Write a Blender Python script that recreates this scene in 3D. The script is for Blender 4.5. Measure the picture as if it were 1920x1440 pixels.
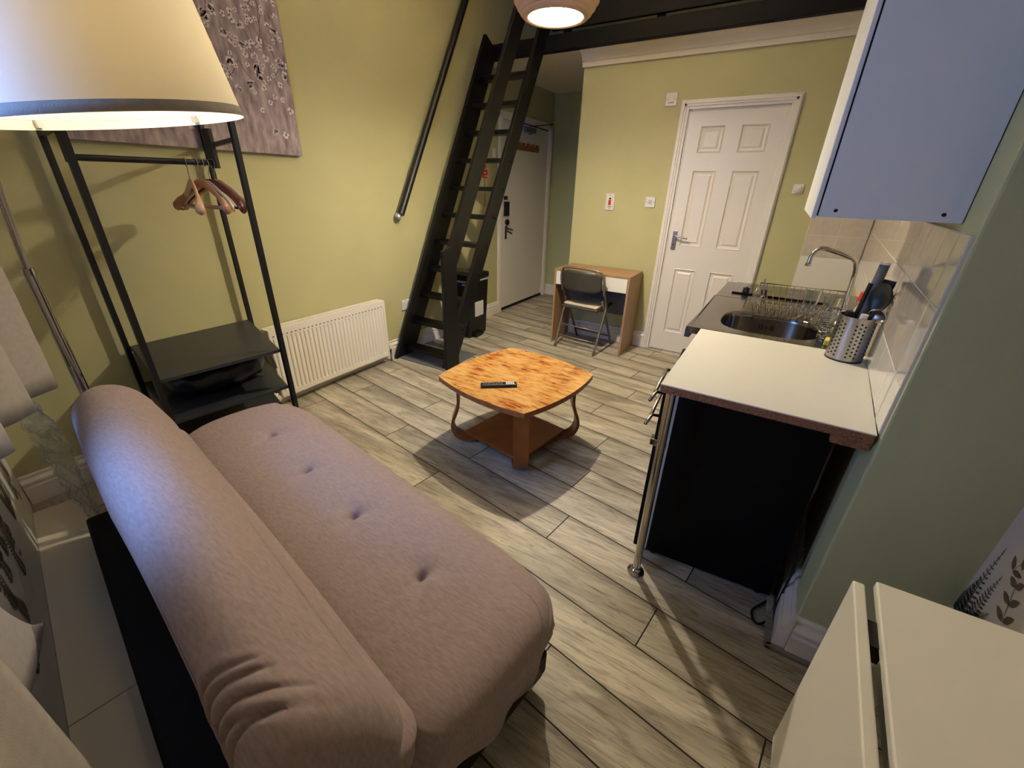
import bpy, bmesh, math, random
from mathutils import Vector, Matrix
S = bpy.context.scene
for o in list(bpy.data.objects): bpy.data.objects.remove(o)
COL = S.collection
R = math.radians

# ------------------------------------------------------------------ camera
cam_d = bpy.data.cameras.new('camera'); cam = bpy.data.objects.new('camera', cam_d); COL.objects.link(cam)
pitch, roll, yaw = R(25.46), R(1.443), R(-30.89)
cy, sy = math.cos(yaw), math.sin(yaw)
Fv = Vector((sy*math.cos(pitch), cy*math.cos(pitch), -math.sin(pitch)))
R0 = Vector((cy, -sy, 0)); U0 = R0.cross(Fv)
Rv = R0*math.cos(roll)+U0*math.sin(roll); Uv = U0*math.cos(roll)-R0*math.sin(roll)
m = Matrix((( Rv.x, Uv.x, -Fv.x, 0), (Rv.y, Uv.y, -Fv.y, 0), (Rv.z, Uv.z, -Fv.z, 1.45), (0,0,0,1)))
cam.matrix_world = m
cam_d.sensor_width = 36; cam_d.sensor_fit = 'HORIZONTAL'; cam_d.lens = 779.14/1920*36
cam_d.clip_start = 0.02
S.camera = cam
S.view_settings.view_transform = 'Standard'; S.view_settings.look = 'None'
S.view_settings.exposure = 0.62; S.view_settings.gamma = 1; S.view_settings.use_curve_mapping = False

# ------------------------------------------------------------------ world and big lights
TH = R(-9.5)                                   # the window wall and the floor boards are turned against the door wall
ux, uy = math.cos(TH), math.sin(TH)
def UV(u, v, z=0): return Vector((u*ux - v*uy, u*uy + v*ux, z))
W = bpy.data.worlds.new('world'); S.world = W; W.use_nodes = True
wn = W.node_tree.nodes; wn['Background'].inputs[0].default_value = (0.12, 0.22, 0.55, 1); wn['Background'].inputs[1].default_value = 1.0
def area(name, loc, target, sx, sz, power, col, spread=180):
    l = bpy.data.lights.new(name, 'AREA'); l.shape = 'RECTANGLE'; l.size = sx; l.size_y = sz; l.energy = power; l.color = col; l.spread = R(spread)
    o = bpy.data.objects.new(name, l); COL.objects.link(o); o.location = loc
    o.rotation_euler = (Vector(target)-Vector(loc)).to_track_quat('-Z', 'Y').to_euler(); return o
# dusk daylight standing in the window opening
p = UV(-1.45, -0.95, 1.80)
area('window_daylight', p, p+UV(0, 1, -0.45), 1.9, 1.5, 95, (0.19, 0.39, 1.0))
# ceiling lantern bulb
PEND = Vector((-1.285, 2.50, 2.362))
sp = bpy.data.lights.new('lantern_bulb', 'SPOT'); sp.energy = 100; sp.color = (1.0, 0.90, 0.72); sp.spot_size = R(176); sp.spot_blend = 0.9; sp.shadow_soft_size = 0.028
so = bpy.data.objects.new('lantern_bulb', sp); COL.objects.link(so); so.location = PEND+Vector((0, 0, -0.122))
gl = bpy.data.lights.new('lantern_glow', 'POINT'); gl.energy = 165; gl.color = (1.0, 0.90, 0.72); gl.shadow_soft_size = 0.06
go = bpy.data.objects.new('lantern_glow', gl); COL.objects.link(go); go.location = PEND+Vector((0, 0, 0.03))
# bulb inside the floor lamp shade
LAMP = Vector((-1.20, 0.43, 1.55))
lp = bpy.data.lights.new('floor_lamp_bulb', 'POINT'); lp.energy = 2.7; lp.color = (1.0, 0.86, 0.62); lp.shadow_soft_size = 0.05
lo = bpy.data.objects.new('floor_lamp_bulb', lp); COL.objects.link(lo); lo.location = LAMP+Vector((0, 0.02, 0.13))

# ------------------------------------------------------------------ materials
def srgb(c):
    return tuple(((x/255)/12.92 if x/255 <= .04045 else ((x/255+.055)/1.055)**2.4) for x in c)+(1,)
def mat(name, col, rough=.5, metal=0, noise=0, nscale=20, bump=0, bscale=200, spec=.5, emit=None, trans=0, coat=0, stretch=None, col2=None, sheen=0):
    M = bpy.data.materials.new(name); M.use_nodes = True; nt = M.node_tree; b = nt.nodes['Principled BSDF']
    c = srgb(col); b.inputs['Base Color'].default_value = c; b.inputs['Roughness'].default_value = rough; b.inputs['Metallic'].default_value = metal
    b.inputs['Specular IOR Level'].default_value = spec; b.inputs['Transmission Weight'].default_value = trans; b.inputs['Coat Weight'].default_value = coat
    b.inputs['Sheen Weight'].default_value = sheen
    if emit: b.inputs['Emission Color'].default_value = emit[0]+(1,); b.inputs['Emission Strength'].default_value = emit[1]
    if noise or bump:
        tc = nt.nodes.new('ShaderNodeTexCoord'); mp = nt.nodes.new('ShaderNodeMapping'); nt.links.new(tc.outputs['Object'], mp.inputs[0])
        if stretch: mp.inputs['Scale'].default_value = stretch
    if noise:
        n = nt.nodes.new('ShaderNodeTexNoise'); n.inputs['Scale'].default_value = nscale; n.inputs['Detail'].default_value = 5; nt.links.new(mp.outputs[0], n.inputs[0])
        rp = nt.nodes.new('ShaderNodeValToRGB'); rp.color_ramp.elements[0].position = .3; rp.color_ramp.elements[1].position = .7
        rp.color_ramp.elements[0].color = srgb(col2) if col2 else tuple(x*(1-noise) for x in c[:3])+(1,)
        rp.color_ramp.elements[1].color = c if col2 else tuple(min(1, x*(1+noise)) for x in c[:3])+(1,)
        nt.links.new(n.outputs[0], rp.inputs[0]); nt.links.new(rp.outputs[0], b.inputs['Base Color'])
    if bump:
        n2 = nt.nodes.new('ShaderNodeTexNoise'); n2.inputs['Scale'].default_value = bscale; n2.inputs['Detail'].default_value = 3; nt.links.new(mp.outputs[0], n2.inputs[0])
        bp = nt.nodes.new('ShaderNodeBump'); bp.inputs['Strength'].default_value = bump; bp.inputs['Distance'].default_value = .002
        nt.links.new(n2.outputs[0], bp.inputs['Height']); nt.links.new(bp.outputs[0], b.inputs['Normal'])
    return M
M = {}
M['olive'] = mat('olive wall paint', (186, 180, 132), .62, noise=.035, nscale=2.5, bump=.25, bscale=160, spec=.3)
M['olive_shaded'] = mat('sage wall paint', (180, 182, 140), .6, noise=.03, nscale=2.5, bump=.25, bscale=160, spec=.3)  # the olive paint again, greener tone of shaded daylight put into its colour
M['ceil'] = mat('ceiling paint', (226, 214, 192), .7, bump=.3, bscale=120)
M['wpaint'] = mat('white gloss paint', (226, 218, 206), .35, bump=.12, bscale=60, noise=.02, nscale=6)
M['door'] = mat('white door paint', (224, 216, 204), .33, bump=.15, bscale=90, stretch=(1, 1, .15))
M['black'] = mat('black stain', (17, 16, 15), .38, noise=.2, nscale=12, spec=.3)
M['blackb'] = mat('matt black timber paint', (9, 8, 8), .6, spec=.2)
M['blackm'] = mat('black powder coat', (12, 12, 13), .42)
M['blackp'] = mat('black plastic', (14, 14, 15), .35)
M['blackfr'] = mat('black fridge enamel', (7, 7, 9), .5, spec=.12)
M['greyshelf'] = mat('dark grey shelf board', (44, 44, 46), .4)
M['chrome'] = mat('chrome', (190, 186, 180), .13, 1)
M['steel'] = mat('brushed steel', (168, 162, 154), .27, 1, bump=.25, bscale=30, stretch=(1, 40, 1))
M['steel2'] = mat('steel canister', (172, 168, 164), .3, 1)
M['sinktop'] = mat('stainless sink top', (142, 136, 128), .2, 1, noise=.04, nscale=40)
M['bodygrey'] = mat('grey metal fascia', (92, 92, 104), .4, .3)
M['ledge'] = mat('matt cream ledge paint', (206, 196, 172), .85, spec=.15)
M['white'] = mat('white laminate', (222, 219, 206), .33, spec=.4)
M['tablew'] = mat('matt white table laminate', (226, 223, 212), .5)
M['cab'] = mat('cabinet panel white', (226, 226, 222), .42)
M['wplastic'] = mat('white plastic', (222, 214, 202), .35)
M['rad'] = mat('radiator enamel', (232, 224, 206), .33)
M['dark'] = mat('dark gap', (6, 6, 6), .8)
M['red'] = mat('red plastic', (205, 30, 24), .35)
M['paper'] = mat('white paper label', (205, 200, 190), .6)
M['paint_line'] = mat('grey print', (110, 108, 105), .6)
M['sofa'] = mat('mauve brushed fabric', (158, 139, 134), .92, noise=.13, nscale=42, bump=.6, bscale=420, stretch=(1, 4, 1.5), spec=.1, sheen=.12)
M['curtain'] = mat('pale linen curtain', (172, 164, 154), .9, noise=.05, nscale=60, bump=.4, bscale=500, spec=.1)
M['wood_l'] = mat('pale wood', (214, 168, 122), .42, noise=.1, nscale=9, stretch=(1, 1, 6))
M['wood_s'] = mat('tan wood', (178, 128, 86), .42, noise=.1, nscale=9)
M['wood_d'] = mat('dark red wood', (92, 40, 24), .35, noise=.2, nscale=9)
M['wood_m'] = mat('bent brown wood', (132, 72, 30), .34, noise=.18, nscale=10, stretch=(1, 1, .3))
M['wood_e'] = mat('worn amber wood edge', (146, 88, 46), .4, noise=.25, nscale=30)
M['chip'] = mat('raw chipboard', (134, 92, 62), .85, noise=.45, nscale=170, bump=.8, bscale=300)
M['desk'] = mat('oak laminate', (176, 140, 98), .45, noise=.2, nscale=7, stretch=(1.5, 9, .8), col2=(142, 106, 70))
M['deskv'] = mat('oak laminate upright', (176, 140, 98), .45, noise=.2, nscale=7, stretch=(9, 9, .6), col2=(146, 112, 76))
M['chairm'] = mat('bronze grey chair tube', (122, 112, 94), .4, .35)
M['chairb'] = mat('grey chair back', (78, 74, 64), .38, .3)
M['seatfab'] = mat('speckled seat cloth', (206, 188, 160), .9, noise=.3, nscale=150)
M['glass'] = mat('clear glass', (240, 245, 245), .03, trans=1); M['glass'].node_tree.nodes['Principled BSDF'].inputs['IOR'].default_value = 1.45
M['hob'] = mat('black hob glass', (10, 10, 12), .08, coat=.5)
M['spy'] = mat('yellow sponge', (226, 208, 96), .9, bump=.6, bscale=400); M['spg'] = mat('green scourer', (50, 84, 62), .95, bump=.7, bscale=500)
M['tile'] = mat('beige mottled tile', (200, 188, 168), .09, noise=.06, nscale=26, coat=.4)
M['tilew'] = mat('white glazed tile', (226, 220, 204), .12, coat=.4)
M['grout'] = mat('light grout', (216, 208, 192), .7)
M['grey'] = mat('grey plastic', (96, 96, 98), .4)
M['silverp'] = mat('silver plastic', (186, 186, 190), .35, .4)
M['paperw'] = mat('wallpaper ground', (206, 200, 192), .75, noise=.03, nscale=5, bump=.2, bscale=200)
M['leaf'] = mat('wallpaper leaf print', (78, 80, 66), .75); M['leaf2'] = mat('wallpaper brown leaf print', (104, 90, 68), .75)
M['plastic_film'] = mat('crumpled clear film', (235, 235, 225), .12, trans=.9)
M['plastic_film'].node_tree.nodes['Principled BSDF'].inputs['Alpha'].default_value = .45
M['canvas'] = mat('lilac canvas print', (182, 166, 164), .8, noise=.2, nscale=22, stretch=(1, 1.6, .5), col2=(122, 104, 108), bump=.3, bscale=400)
M['petal'] = mat('pale blossom print', (214, 202, 200), .8); M['petald'] = mat('dark branch print', (66, 50, 54), .8)
M['rope0'] = mat('woven lantern fibre', (196, 158, 128), .75, noise=.2, nscale=3, bump=.9, bscale=60, stretch=(1, 1, 9))
M['diff'] = mat('lit lantern diffuser', (255, 240, 215), .5, emit=((1.0, .82, .55), 14))

def shade_mat(c1, c2, f):
    m_ = bpy.data.materials.new('lamp shade cloth'); m_.use_nodes = True; nt = m_.node_tree; nt.nodes.clear()
    out = nt.nodes.new('ShaderNodeOutputMaterial'); d = nt.nodes.new('ShaderNodeBsdfDiffuse'); t = nt.nodes.new('ShaderNodeBsdfTranslucent'); mx = nt.nodes.new('ShaderNodeMixShader')
    d.inputs[0].default_value = srgb(c1); t.inputs[0].default_value = srgb(c2); mx.inputs[0].default_value = f
    nt.links.new(d.outputs[0], mx.inputs[1]); nt.links.new(t.outputs[0], mx.inputs[2]); nt.links.new(mx.outputs[0], out.inputs[0]); return m_
M['shade'] = shade_mat((232, 226, 210), (242, 220, 170), .14)
M['rope'] = shade_mat((176, 156, 134), (215, 190, 160), .035)

def pane_mat():
    m_ = bpy.data.materials.new('window pane glass'); m_.use_nodes = True; nt = m_.node_tree; nt.nodes.clear()
    out = nt.nodes.new('ShaderNodeOutputMaterial'); a = nt.nodes.new('ShaderNodeBsdfTransparent'); g = nt.nodes.new('ShaderNodeBsdfGlossy'); mx = nt.nodes.new('ShaderNodeMixShader'); fr_ = nt.nodes.new('ShaderNodeFresnel')
    g.inputs['Roughness'].default_value = .02; a.inputs[0].default_value = (.95, .97, .97, 1); fr_.inputs[0].default_value = 1.3
    nt.links.new(fr_.outputs[0], mx.inputs[0]); nt.links.new(a.outputs[0], mx.inputs[1]); nt.links.new(g.outputs[0], mx.inputs[2]); nt.links.new(mx.outputs[0], out.inputs[0]); return m_
M['pane'] = pane_mat()
def burl():
    m_ = mat('amber burl veneer', (224, 150, 62), .22, spec=.5, coat=.35); nt = m_.node_tree; b = nt.nodes['Principled BSDF']
    tc = nt.nodes.new('ShaderNodeTexCoord'); mp = nt.nodes.new('ShaderNodeMapping'); mp.inputs['Rotation'].default_value = (0, 0, R(12)); mp.inputs['Scale'].default_value = (3.2, 15, 1)
    nt.links.new(tc.outputs['Object'], mp.inputs[0])
    n = nt.nodes.new('ShaderNodeTexNoise'); n.inputs['Scale'].default_value = 3.2; n.inputs['Detail'].default_value = 9; n.inputs['Roughness'].default_value = .68; n.inputs['Distortion'].default_value = .5
    nt.links.new(mp.outputs[0], n.inputs[0])
    n2 = nt.nodes.new('ShaderNodeTexNoise'); n2.inputs['Scale'].default_value = 5; n2.inputs['Detail'].default_value = 3; nt.links.new(tc.outputs['Object'], n2.inputs[0])
    mul = nt.nodes.new('ShaderNodeMath'); mul.operation = 'MULTIPLY_ADD'; mul.inputs[1].default_value = .55; nt.links.new(n2.outputs[0], mul.inputs[0]); nt.links.new(n.outputs[0], mul.inputs[2])
    rp = nt.nodes.new('ShaderNodeValToRGB'); e = rp.color_ramp.elements
    e[0].position = .60; e[0].color = srgb((140, 60, 16)); e[1].position = .92; e[1].color = srgb((210, 166, 100))
    x = e.new(.68); x.color = srgb((166, 102, 48)); x = e.new(.75); x.color = srgb((196, 142, 74))
    nt.links.new(mul.outputs[0], rp.inputs[0]); nt.links.new(rp.outputs[0], b.inputs['Base Color']); return m_
M['burl'] = burl()

def floor_mat():
    m_ = mat('grey oak laminate', (160, 150, 132), .42, spec=.35); nt = m_.node_tree; b = nt.nodes['Principled BSDF']; L = nt.links
    at = nt.nodes.new('ShaderNodeAttribute'); at.attribute_name = 'plank'; at.attribute_type = 'GEOMETRY'
    tc = nt.nodes.new('ShaderNodeTexCoord')
    add = nt.nodes.new('ShaderNodeVectorMath'); add.operation = 'MULTIPLY_ADD'; L.new(at.outputs['Color'], add.inputs[0]); add.inputs[1].default_value = (13, 7, 3)
    L.new(tc.outputs['Object'], add.inputs[2])
    def nz(scale, vec, detail=6, rough=.6, dist=0):
        mp = nt.nodes.new('ShaderNodeMapping'); mp.inputs['Scale'].default_value = vec; L.new(add.outputs[0], mp.inputs[0])
        n = nt.nodes.new('ShaderNodeTexNoise'); n.inputs['Scale'].default_value = scale; n.inputs['Detail'].default_value = detail; n.inputs['Roughness'].default_value = rough
        n.inputs['Distortion'].default_value = dist; L.new(mp.outputs[0], n.inputs[0]); return n.outputs[0]
    big = nz(1.6, (1, 5, 1), 4, .55, .6); fine = nz(6, (1.2, 16, 1), 8, .7, .8); knot = nz(3.2, (1.3, 4, 1), 3, .5, 1.2)
    r1 = nt.nodes.new('ShaderNodeValToRGB'); e = r1.color_ramp.elements
    e[0].position = .3; e[0].color = srgb((136, 126, 108)); e[1].position = .7; e[1].color = srgb((204, 194, 172)); L.new(big, r1.inputs[0])
    r2 = nt.nodes.new('ShaderNodeValToRGB'); e = r2.color_ramp.elements
    e[0].position = .36; e[0].color = (.34, .32, .29, 1); e[1].position = .52; e[1].color = (1, 1, 1, 1); L.new(fine, r2.inputs[0])
    r3 = nt.nodes.new('ShaderNodeValToRGB'); e = r3.color_ramp.elements
    e[0].position = .27; e[0].color = (.55, .5, .45, 1); e[1].position = .36; e[1].color = (1, 1, 1, 1); L.new(knot, r3.inputs[0])
    def mulc(a, b_, f):
        mx = nt.nodes.new('ShaderNodeMix'); mx.data_type = 'RGBA'; mx.blend_type = 'MULTIPLY'; mx.inputs[0].default_value = f; L.new(a, mx.inputs[6]); L.new(b_, mx.inputs[7]); return mx.outputs[2]
    c = mulc(r1.outputs[0], r2.outputs[0], .75); c = mulc(c, r3.outputs[0], .6)
    sep = nt.nodes.new('ShaderNodeSeparateColor'); L.new(at.outputs['Color'], sep.inputs[0])
    mr = nt.nodes.new('ShaderNodeMapRange'); mr.inputs[3].default_value = .90; mr.inputs[4].default_value = 1.07; L.new(sep.outputs[2], mr.inputs[0])
    sc = nt.nodes.new('ShaderNodeVectorMath'); sc.operation = 'SCALE'; L.new(c, sc.inputs[0]); L.new(mr.outputs[0], sc.inputs['Scale'])
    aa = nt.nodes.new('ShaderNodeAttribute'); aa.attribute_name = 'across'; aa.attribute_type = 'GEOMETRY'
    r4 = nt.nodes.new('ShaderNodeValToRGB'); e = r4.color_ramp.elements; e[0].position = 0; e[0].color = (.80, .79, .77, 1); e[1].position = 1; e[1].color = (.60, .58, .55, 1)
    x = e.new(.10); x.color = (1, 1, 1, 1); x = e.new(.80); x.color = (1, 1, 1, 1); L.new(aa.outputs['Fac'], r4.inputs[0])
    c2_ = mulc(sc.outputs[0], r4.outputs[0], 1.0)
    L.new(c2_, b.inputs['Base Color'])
    bp = nt.nodes.new('ShaderNodeBump'); bp.inputs['Strength'].default_value = .25; bp.inputs['Distance'].default_value = .002; L.new(fine, bp.inputs['Height']); L.new(bp.outputs[0], b.inputs['Normal'])
    return m_
M['floor'] = floor_mat()

# ------------------------------------------------------------------ mesh helpers
class MB:
    def __init__(s): s.bm = bmesh.new(); s.mi = 0
    def _f(s, vs):
        try:
            f = s.bm.faces.new(vs); f.material_index = s.mi; return f
        except ValueError: return None
    def hexa(s, c):                                   # 8 corners: bottom 4 (ccw), top 4
        v = [s.bm.verts.new(Vector(p)) for p in c]
        for q in ((3,2,1,0),(4,5,6,7),(0,1,5,4),(1,2,6,5),(2,3,7,6),(3,0,4,7)): s._f([v[i] for i in q])
        return s
    def box(s, a, b, M_=None):
        x0,y0,z0 = [min(a[i], b[i]) for i in range(3)]; x1,y1,z1 = [max(a[i], b[i]) for i in range(3)]
        c = [(x0,y0,z0),(x1,y0,z0),(x1,y1,z0),(x0,y1,z0),(x0,y0,z1),(x1,y0,z1),(x1,y1,z1),(x0,y1,z1)]
        if M_ is not None: c = [M_ @ Vector(p) for p in c]
        return s.hexa(c)
    def quad_prism(s, pts, z0, z1):
        return s.prism(pts, z0, z1)
    def prism(s, pts, z0, z1, M_=None):
        n = len(pts); f = (lambda p: M_ @ Vector(p)) if M_ is not None else Vector
        a = [s.bm.verts.new(f((p[0], p[1], z0))) for p in pts]; b = [s.bm.verts.new(f((p[0], p[1], z1))) for p in pts]
        s._f(a[::-1]); s._f(b)
        for i in range(n): s._f([a[i], a[(i+1)%n], b[(i+1)%n], b[i]])
        return s
    def bar(s, p, q, w, t, up=(0,0,1)):               # rectangular bar p->q, width w across, t along 'up'
        p, q = Vector(p), Vector(q); d = (q-p).normalized(); up = Vector(up); side = d.cross(up).normalized(); up2 = side.cross(d).normalized()
        a, b = side*w/2, up2*t/2
        return s.hexa([p-a-b, p+a-b, q+a-b, q-a-b, p-a+b, p+a+b, q+a+b, q-a+b])
    def tube(s, pts, r, n=10, cap=True, closed=False):
        pts = [Vector(p) for p in pts]; N = len(pts); rings = []; prev = None
        for i, p in enumerate(pts):
            if closed: t = (pts[(i+1)%N]-pts[i-1]).normalized()
            else: t = (pts[min(i+1, N-1)]-pts[max(i-1, 0)]).normalized()
            if prev is None:
                a = Vector((0,0,1)) if abs(t.z) < .9 else Vector((1,0,0)); nrm = t.cross(a).normalized()
            else:
                nrm = (prev-t*prev.dot(t)).normalized()
            prev = nrm; b = t.cross(nrm); rr = r[i] if isinstance(r, (list, tuple)) else r
            rings.append([s.bm.verts.new(p+nrm*math.cos(2*math.pi*k/n)*rr+b*math.sin(2*math.pi*k/n)*rr) for k in range(n)])
        for i in range(N if closed else N-1):
            A, B = rings[i], rings[(i+1)%N]
            for k in range(n): s._f([A[k], A[(k+1)%n], B[(k+1)%n], B[k]])
        if cap and not closed: s._f(rings[0][::-1]); s._f(rings[-1])
        return s
    def cyl(s, p, q, r, n=20, r2=None): return s.tube([p, q], [r, r2 if r2 is not None else r], n)
    def lathe(s, prof, n=32, M_=None, cap=False):
        rings = []
        for (r, z) in prof:
            rings.append([s.bm.verts.new((M_ @ Vector((r*math.cos(2*math.pi*k/n), r*math.sin(2*math.pi*k/n), z))) if M_ is not None else Vector((r*math.cos(2*math.pi*k/n), r*math.sin(2*math.pi*k/n), z))) for k in range(n)])
        for i in range(len(rings)-1):
            for k in range(n): s._f([rings[i][k], rings[i][(k+1)%n], rings[i+1][(k+1)%n], rings[i+1][k]])
        if cap: s._f(rings[0][::-1]); s._f(rings[-1])
        return s
    def ribbon(s, pts, wdir, w, t):                   # strip following pts, width w along wdir, thickness t
        wd = Vector(wdir).normalized(); pts = [Vector(p) for p in pts]; R_ = []
        for i, p in enumerate(pts):
            tg = (pts[min(i+1, len(pts)-1)]-pts[max(i-1, 0)]).normalized(); nn = tg.cross(wd).normalized()
            R_.append([s.bm.verts.new(p+wd*w/2*a+nn*t/2*b) for a, b in ((-1,-1),(1,-1),(1,1),(-1,1))])
        for i in range(len(R_)-1):
            for k in range(4): s._f([R_[i][k], R_[i][(k+1)%4], R_[i+1][(k+1)%4], R_[i+1][k]])
        s._f(R_[0][::-1]); s._f(R_[-1]); return s
    def grid(s, fn, nu, nv, closeu=False):
        g = [[s.bm.verts.new(fn(i/(nu if closeu else nu-1), j/(nv-1))) for j in range(nv)] for i in range(nu)]
        for i in range(nu if closeu else nu-1):
            for j in range(nv-1): s._f([g[i][j], g[(i+1)%nu][j], g[(i+1)%nu][j+1], g[i][j+1]])
        return g
    def face(s, pts): return s._f([s.bm.verts.new(Vector(p)) for p in pts])
    def build_each(s, name, mats, parent=None, **k):      # every loose piece becomes an object of its own
        bm = s.bm; seen = set(); out = []
        bm.verts.index_update(); bm.faces.index_update(); bm.verts.ensure_lookup_table(); bm.faces.ensure_lookup_table()
        for f0 in bm.faces:
            if f0.index in seen: continue
            st = [f0]; isl = []; seen.add(f0.index)
            while st:
                f = st.pop(); isl.append(f)
                for v in f.verts:
                    for g in v.link_faces:
                        if g.index not in seen: seen.add(g.index); st.append(g)
            q = MB(); mp = {}
            for f in isl:
                vs = []
                for v in f.verts:
                    if v not in mp: mp[v] = q.bm.verts.new(v.co)
                    vs.append(mp[v])
                nf = q.bm.faces.new(vs); nf.material_index = f.material_index
            out.append(q.build(name, mats, parent, **k))
        bm.free(); return out
    def build(s, name, mats, parent=None, smooth=False, bevel=0, solid=0, fixn=True, seg=2, subsurf=0, autos=None):
        if fixn: bmesh.ops.recalc_face_normals(s.bm, faces=s.bm.faces)
        me = bpy.data.meshes.new(name); s.bm.to_mesh(me); s.bm.free()
        for m_ in (mats if isinstance(mats, (list, tuple)) else [mats]): me.materials.append(M[m_] if isinstance(m_, str) else m_)
        o = bpy.data.objects.new(name, me); COL.objects.link(o)
        if parent: o.parent = parent; o.matrix_parent_inverse = Matrix.Translation(-parent.location) if False else Matrix()
        if parent:                                     # mesh coordinates are world ones: keep them in place
            inv = parent.matrix_basis.inverted(); me.transform(inv if parent.parent is None else (parent.parent.matrix_basis @ parent.matrix_basis).inverted())
        if smooth:
            for p_ in me.polygons: p_.use_smooth = True
        if solid: md = o.modifiers.new('solid', 'SOLIDIFY'); md.thickness = solid; md.offset = 0
        if bevel: md = o.modifiers.new('bevel', 'BEVEL'); md.width = bevel; md.segments = seg; md.limit_method = 'ANGLE'; md.angle_limit = R(40)
        if subsurf: md = o.modifiers.new('sub', 'SUBSURF'); md.levels = subsurf; md.render_levels = subsurf
        if smooth and autos:
            try:
                me.set_sharp_from_angle(angle=R(autos))
            except Exception: pass
        return o
def tag(o, label=None, cat=None, group=None, kind=None):
    if label: o['label'] = label
    if cat: o['category'] = cat
    if group: o['group'] = group
    if kind: o['kind'] = kind
    return o
def thing(name, loc, label, cat, group=None):
    o = bpy.data.objects.new(name, None); COL.objects.link(o); o.empty_display_size = .1; o.location = loc; o.matrix_basis = Matrix.Translation(Vector(loc)); return tag(o, label, cat, group)
def struct(mb, name, mats, **k): return tag(mb.build(name, mats, **k), kind='structure')
def arc(c, r, a0, a1, n, ax=(1,0,0), ay=(0,0,1)):
    ax, ay, c = Vector(ax), Vector(ay), Vector(c)
    return [c+ax*r*math.cos(a0+(a1-a0)*i/n)+ay*r*math.sin(a0+(a1-a0)*i/n) for i in range(n+1)]
def smoothpath(P, n=6):                                # Catmull-Rom
    P = [Vector(p) for p in P]; out = []
    for i in range(len(P)-1):
        p0, p1, p2, p3 = P[max(i-1, 0)], P[i], P[i+1], P[min(i+2, len(P)-1)]
        for k in range(n):
            t = k/n; out.append(.5*((2*p1)+(-p0+p2)*t+(2*p0-5*p1+4*p2-p3)*t*t+(-p0+3*p1-3*p2+p3)*t**3))
    out.append(P[-1]); return out

# ------------------------------------------------------------------ the room
XL, YD, HT = -2.797, 4.138, 3.25                       # left wall, door wall, room height
def kx(y): return .357+(y-1.324)*.0733                 # the kitchen wall, slightly out of square

# floor: every board of the laminate, laid along the window wall direction
mb = MB(); PW = .1923; PLn = 1.268; v0 = .62
TF = R(-9.0); fx, fy = math.cos(TF), math.sin(TF)
def FL(u, v, z=0): return Vector((u*fx-v*fy, u*fy+v*fx, z))
known = {0: -.47, 1: -1.10, 2: -.245, 3: -.774, 4: -.206, 5: -.883, 6: -1.587, 7: -.976, 8: -1.75, 9: -1.229, 10: -.55, 11: -1.146, 12: -.35, 13: -1.299, 14: -2.05, 15: -1.50}
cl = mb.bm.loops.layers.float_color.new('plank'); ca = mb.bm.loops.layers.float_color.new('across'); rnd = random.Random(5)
gap = .0024
for k in range(-7, 30):
    va, vb = v0+k*PW+gap, v0+(k+1)*PW-gap
    off = known.get(k, rnd.uniform(0, PLn)); off = off % PLn
    for j in range(-4, 3):
        ua, ub = off+j*PLn+gap, off+(j+1)*PLn-gap
        f = mb.face([FL(ua, va), FL(ub, va), FL(ub, vb), FL(ua, vb)]); c = (rnd.random(), rnd.random(), rnd.random(), 1)
        for l in f.loops: l[cl] = c
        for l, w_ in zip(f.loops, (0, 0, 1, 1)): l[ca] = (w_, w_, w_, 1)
        mb.mi = 1                                      # bevelled dark joint around each board
        o4 = [FL(ua-gap, va-gap, -.0022), FL(ub+gap, va-gap, -.0022), FL(ub+gap, vb+gap, -.0022), FL(ua-gap, vb+gap, -.0022)]
        i4 = [FL(ua, va), FL(ub, va), FL(ub, vb), FL(ua, vb)]
        for q in range(4): mb.face([o4[q], o4[(q+1)%4], i4[(q+1)%4], i4[q]])
        mb.mi = 0
M['joint'] = mat('dark board joint', (34, 28, 22), .8)
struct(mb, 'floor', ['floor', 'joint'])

WV = -.325                                             # window wall line (v)
def wall_y(x): return (WV - x*(-uy))/ux if False else None
def on_window(x):                                      # y of the window wall at x
    # v = -x*uy + y*ux = WV
    return (WV + x*uy)/ux
# left wall
mb = MB(); mb.box((XL-.12, on_window(XL)-.15, 0), (XL, 3.965, HT)); struct(mb, 'wall_left', 'olive')
mb = MB(); mb.box((XL-.15, 3.965, 0), (XL-.028, 4.36, HT)).box((XL-.15, 4.36, 2.10), (XL-.028, 5.50, HT)).box((XL-.15, 5.50, 0), (XL-.028, 5.75, HT)); struct(mb, 'wall_hall_left', 'olive')
mb = MB(); mb.box((XL-.028, 3.955, 0.0), (XL-.001, 3.968, HT)); struct(mb, 'trim_1', 'wpaint')
mb = MB(); mb.box((XL-.15, 5.60, 0), (-1.70, 5.75, HT)); struct(mb, 'wall_hall_back', 'olive_shaded')
mb = MB(); mb.box((-1.818, YD+.13, 0), (-1.70, 5.60, 2.5)); struct(mb, 'wall_hall_right', 'olive_shaded')
# door wall with its opening
DL, DR, DT = -.870, -.158, 2.04
mb = MB(); mb.box((-1.818, YD, 0), (DL, YD+.13, 2.506)).box((DR, YD, 0), (.75, YD+.13, 2.506)).box((DL, YD, DT), (DR, YD+.13, 2.506)); struct(mb, 'wall_back', 'olive')
mb = MB(); mb.box((-1.9, 5.3, 2.5), (1.0, 5.4, HT)); struct(mb, 'wall_loft_back', 'olive')
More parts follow.
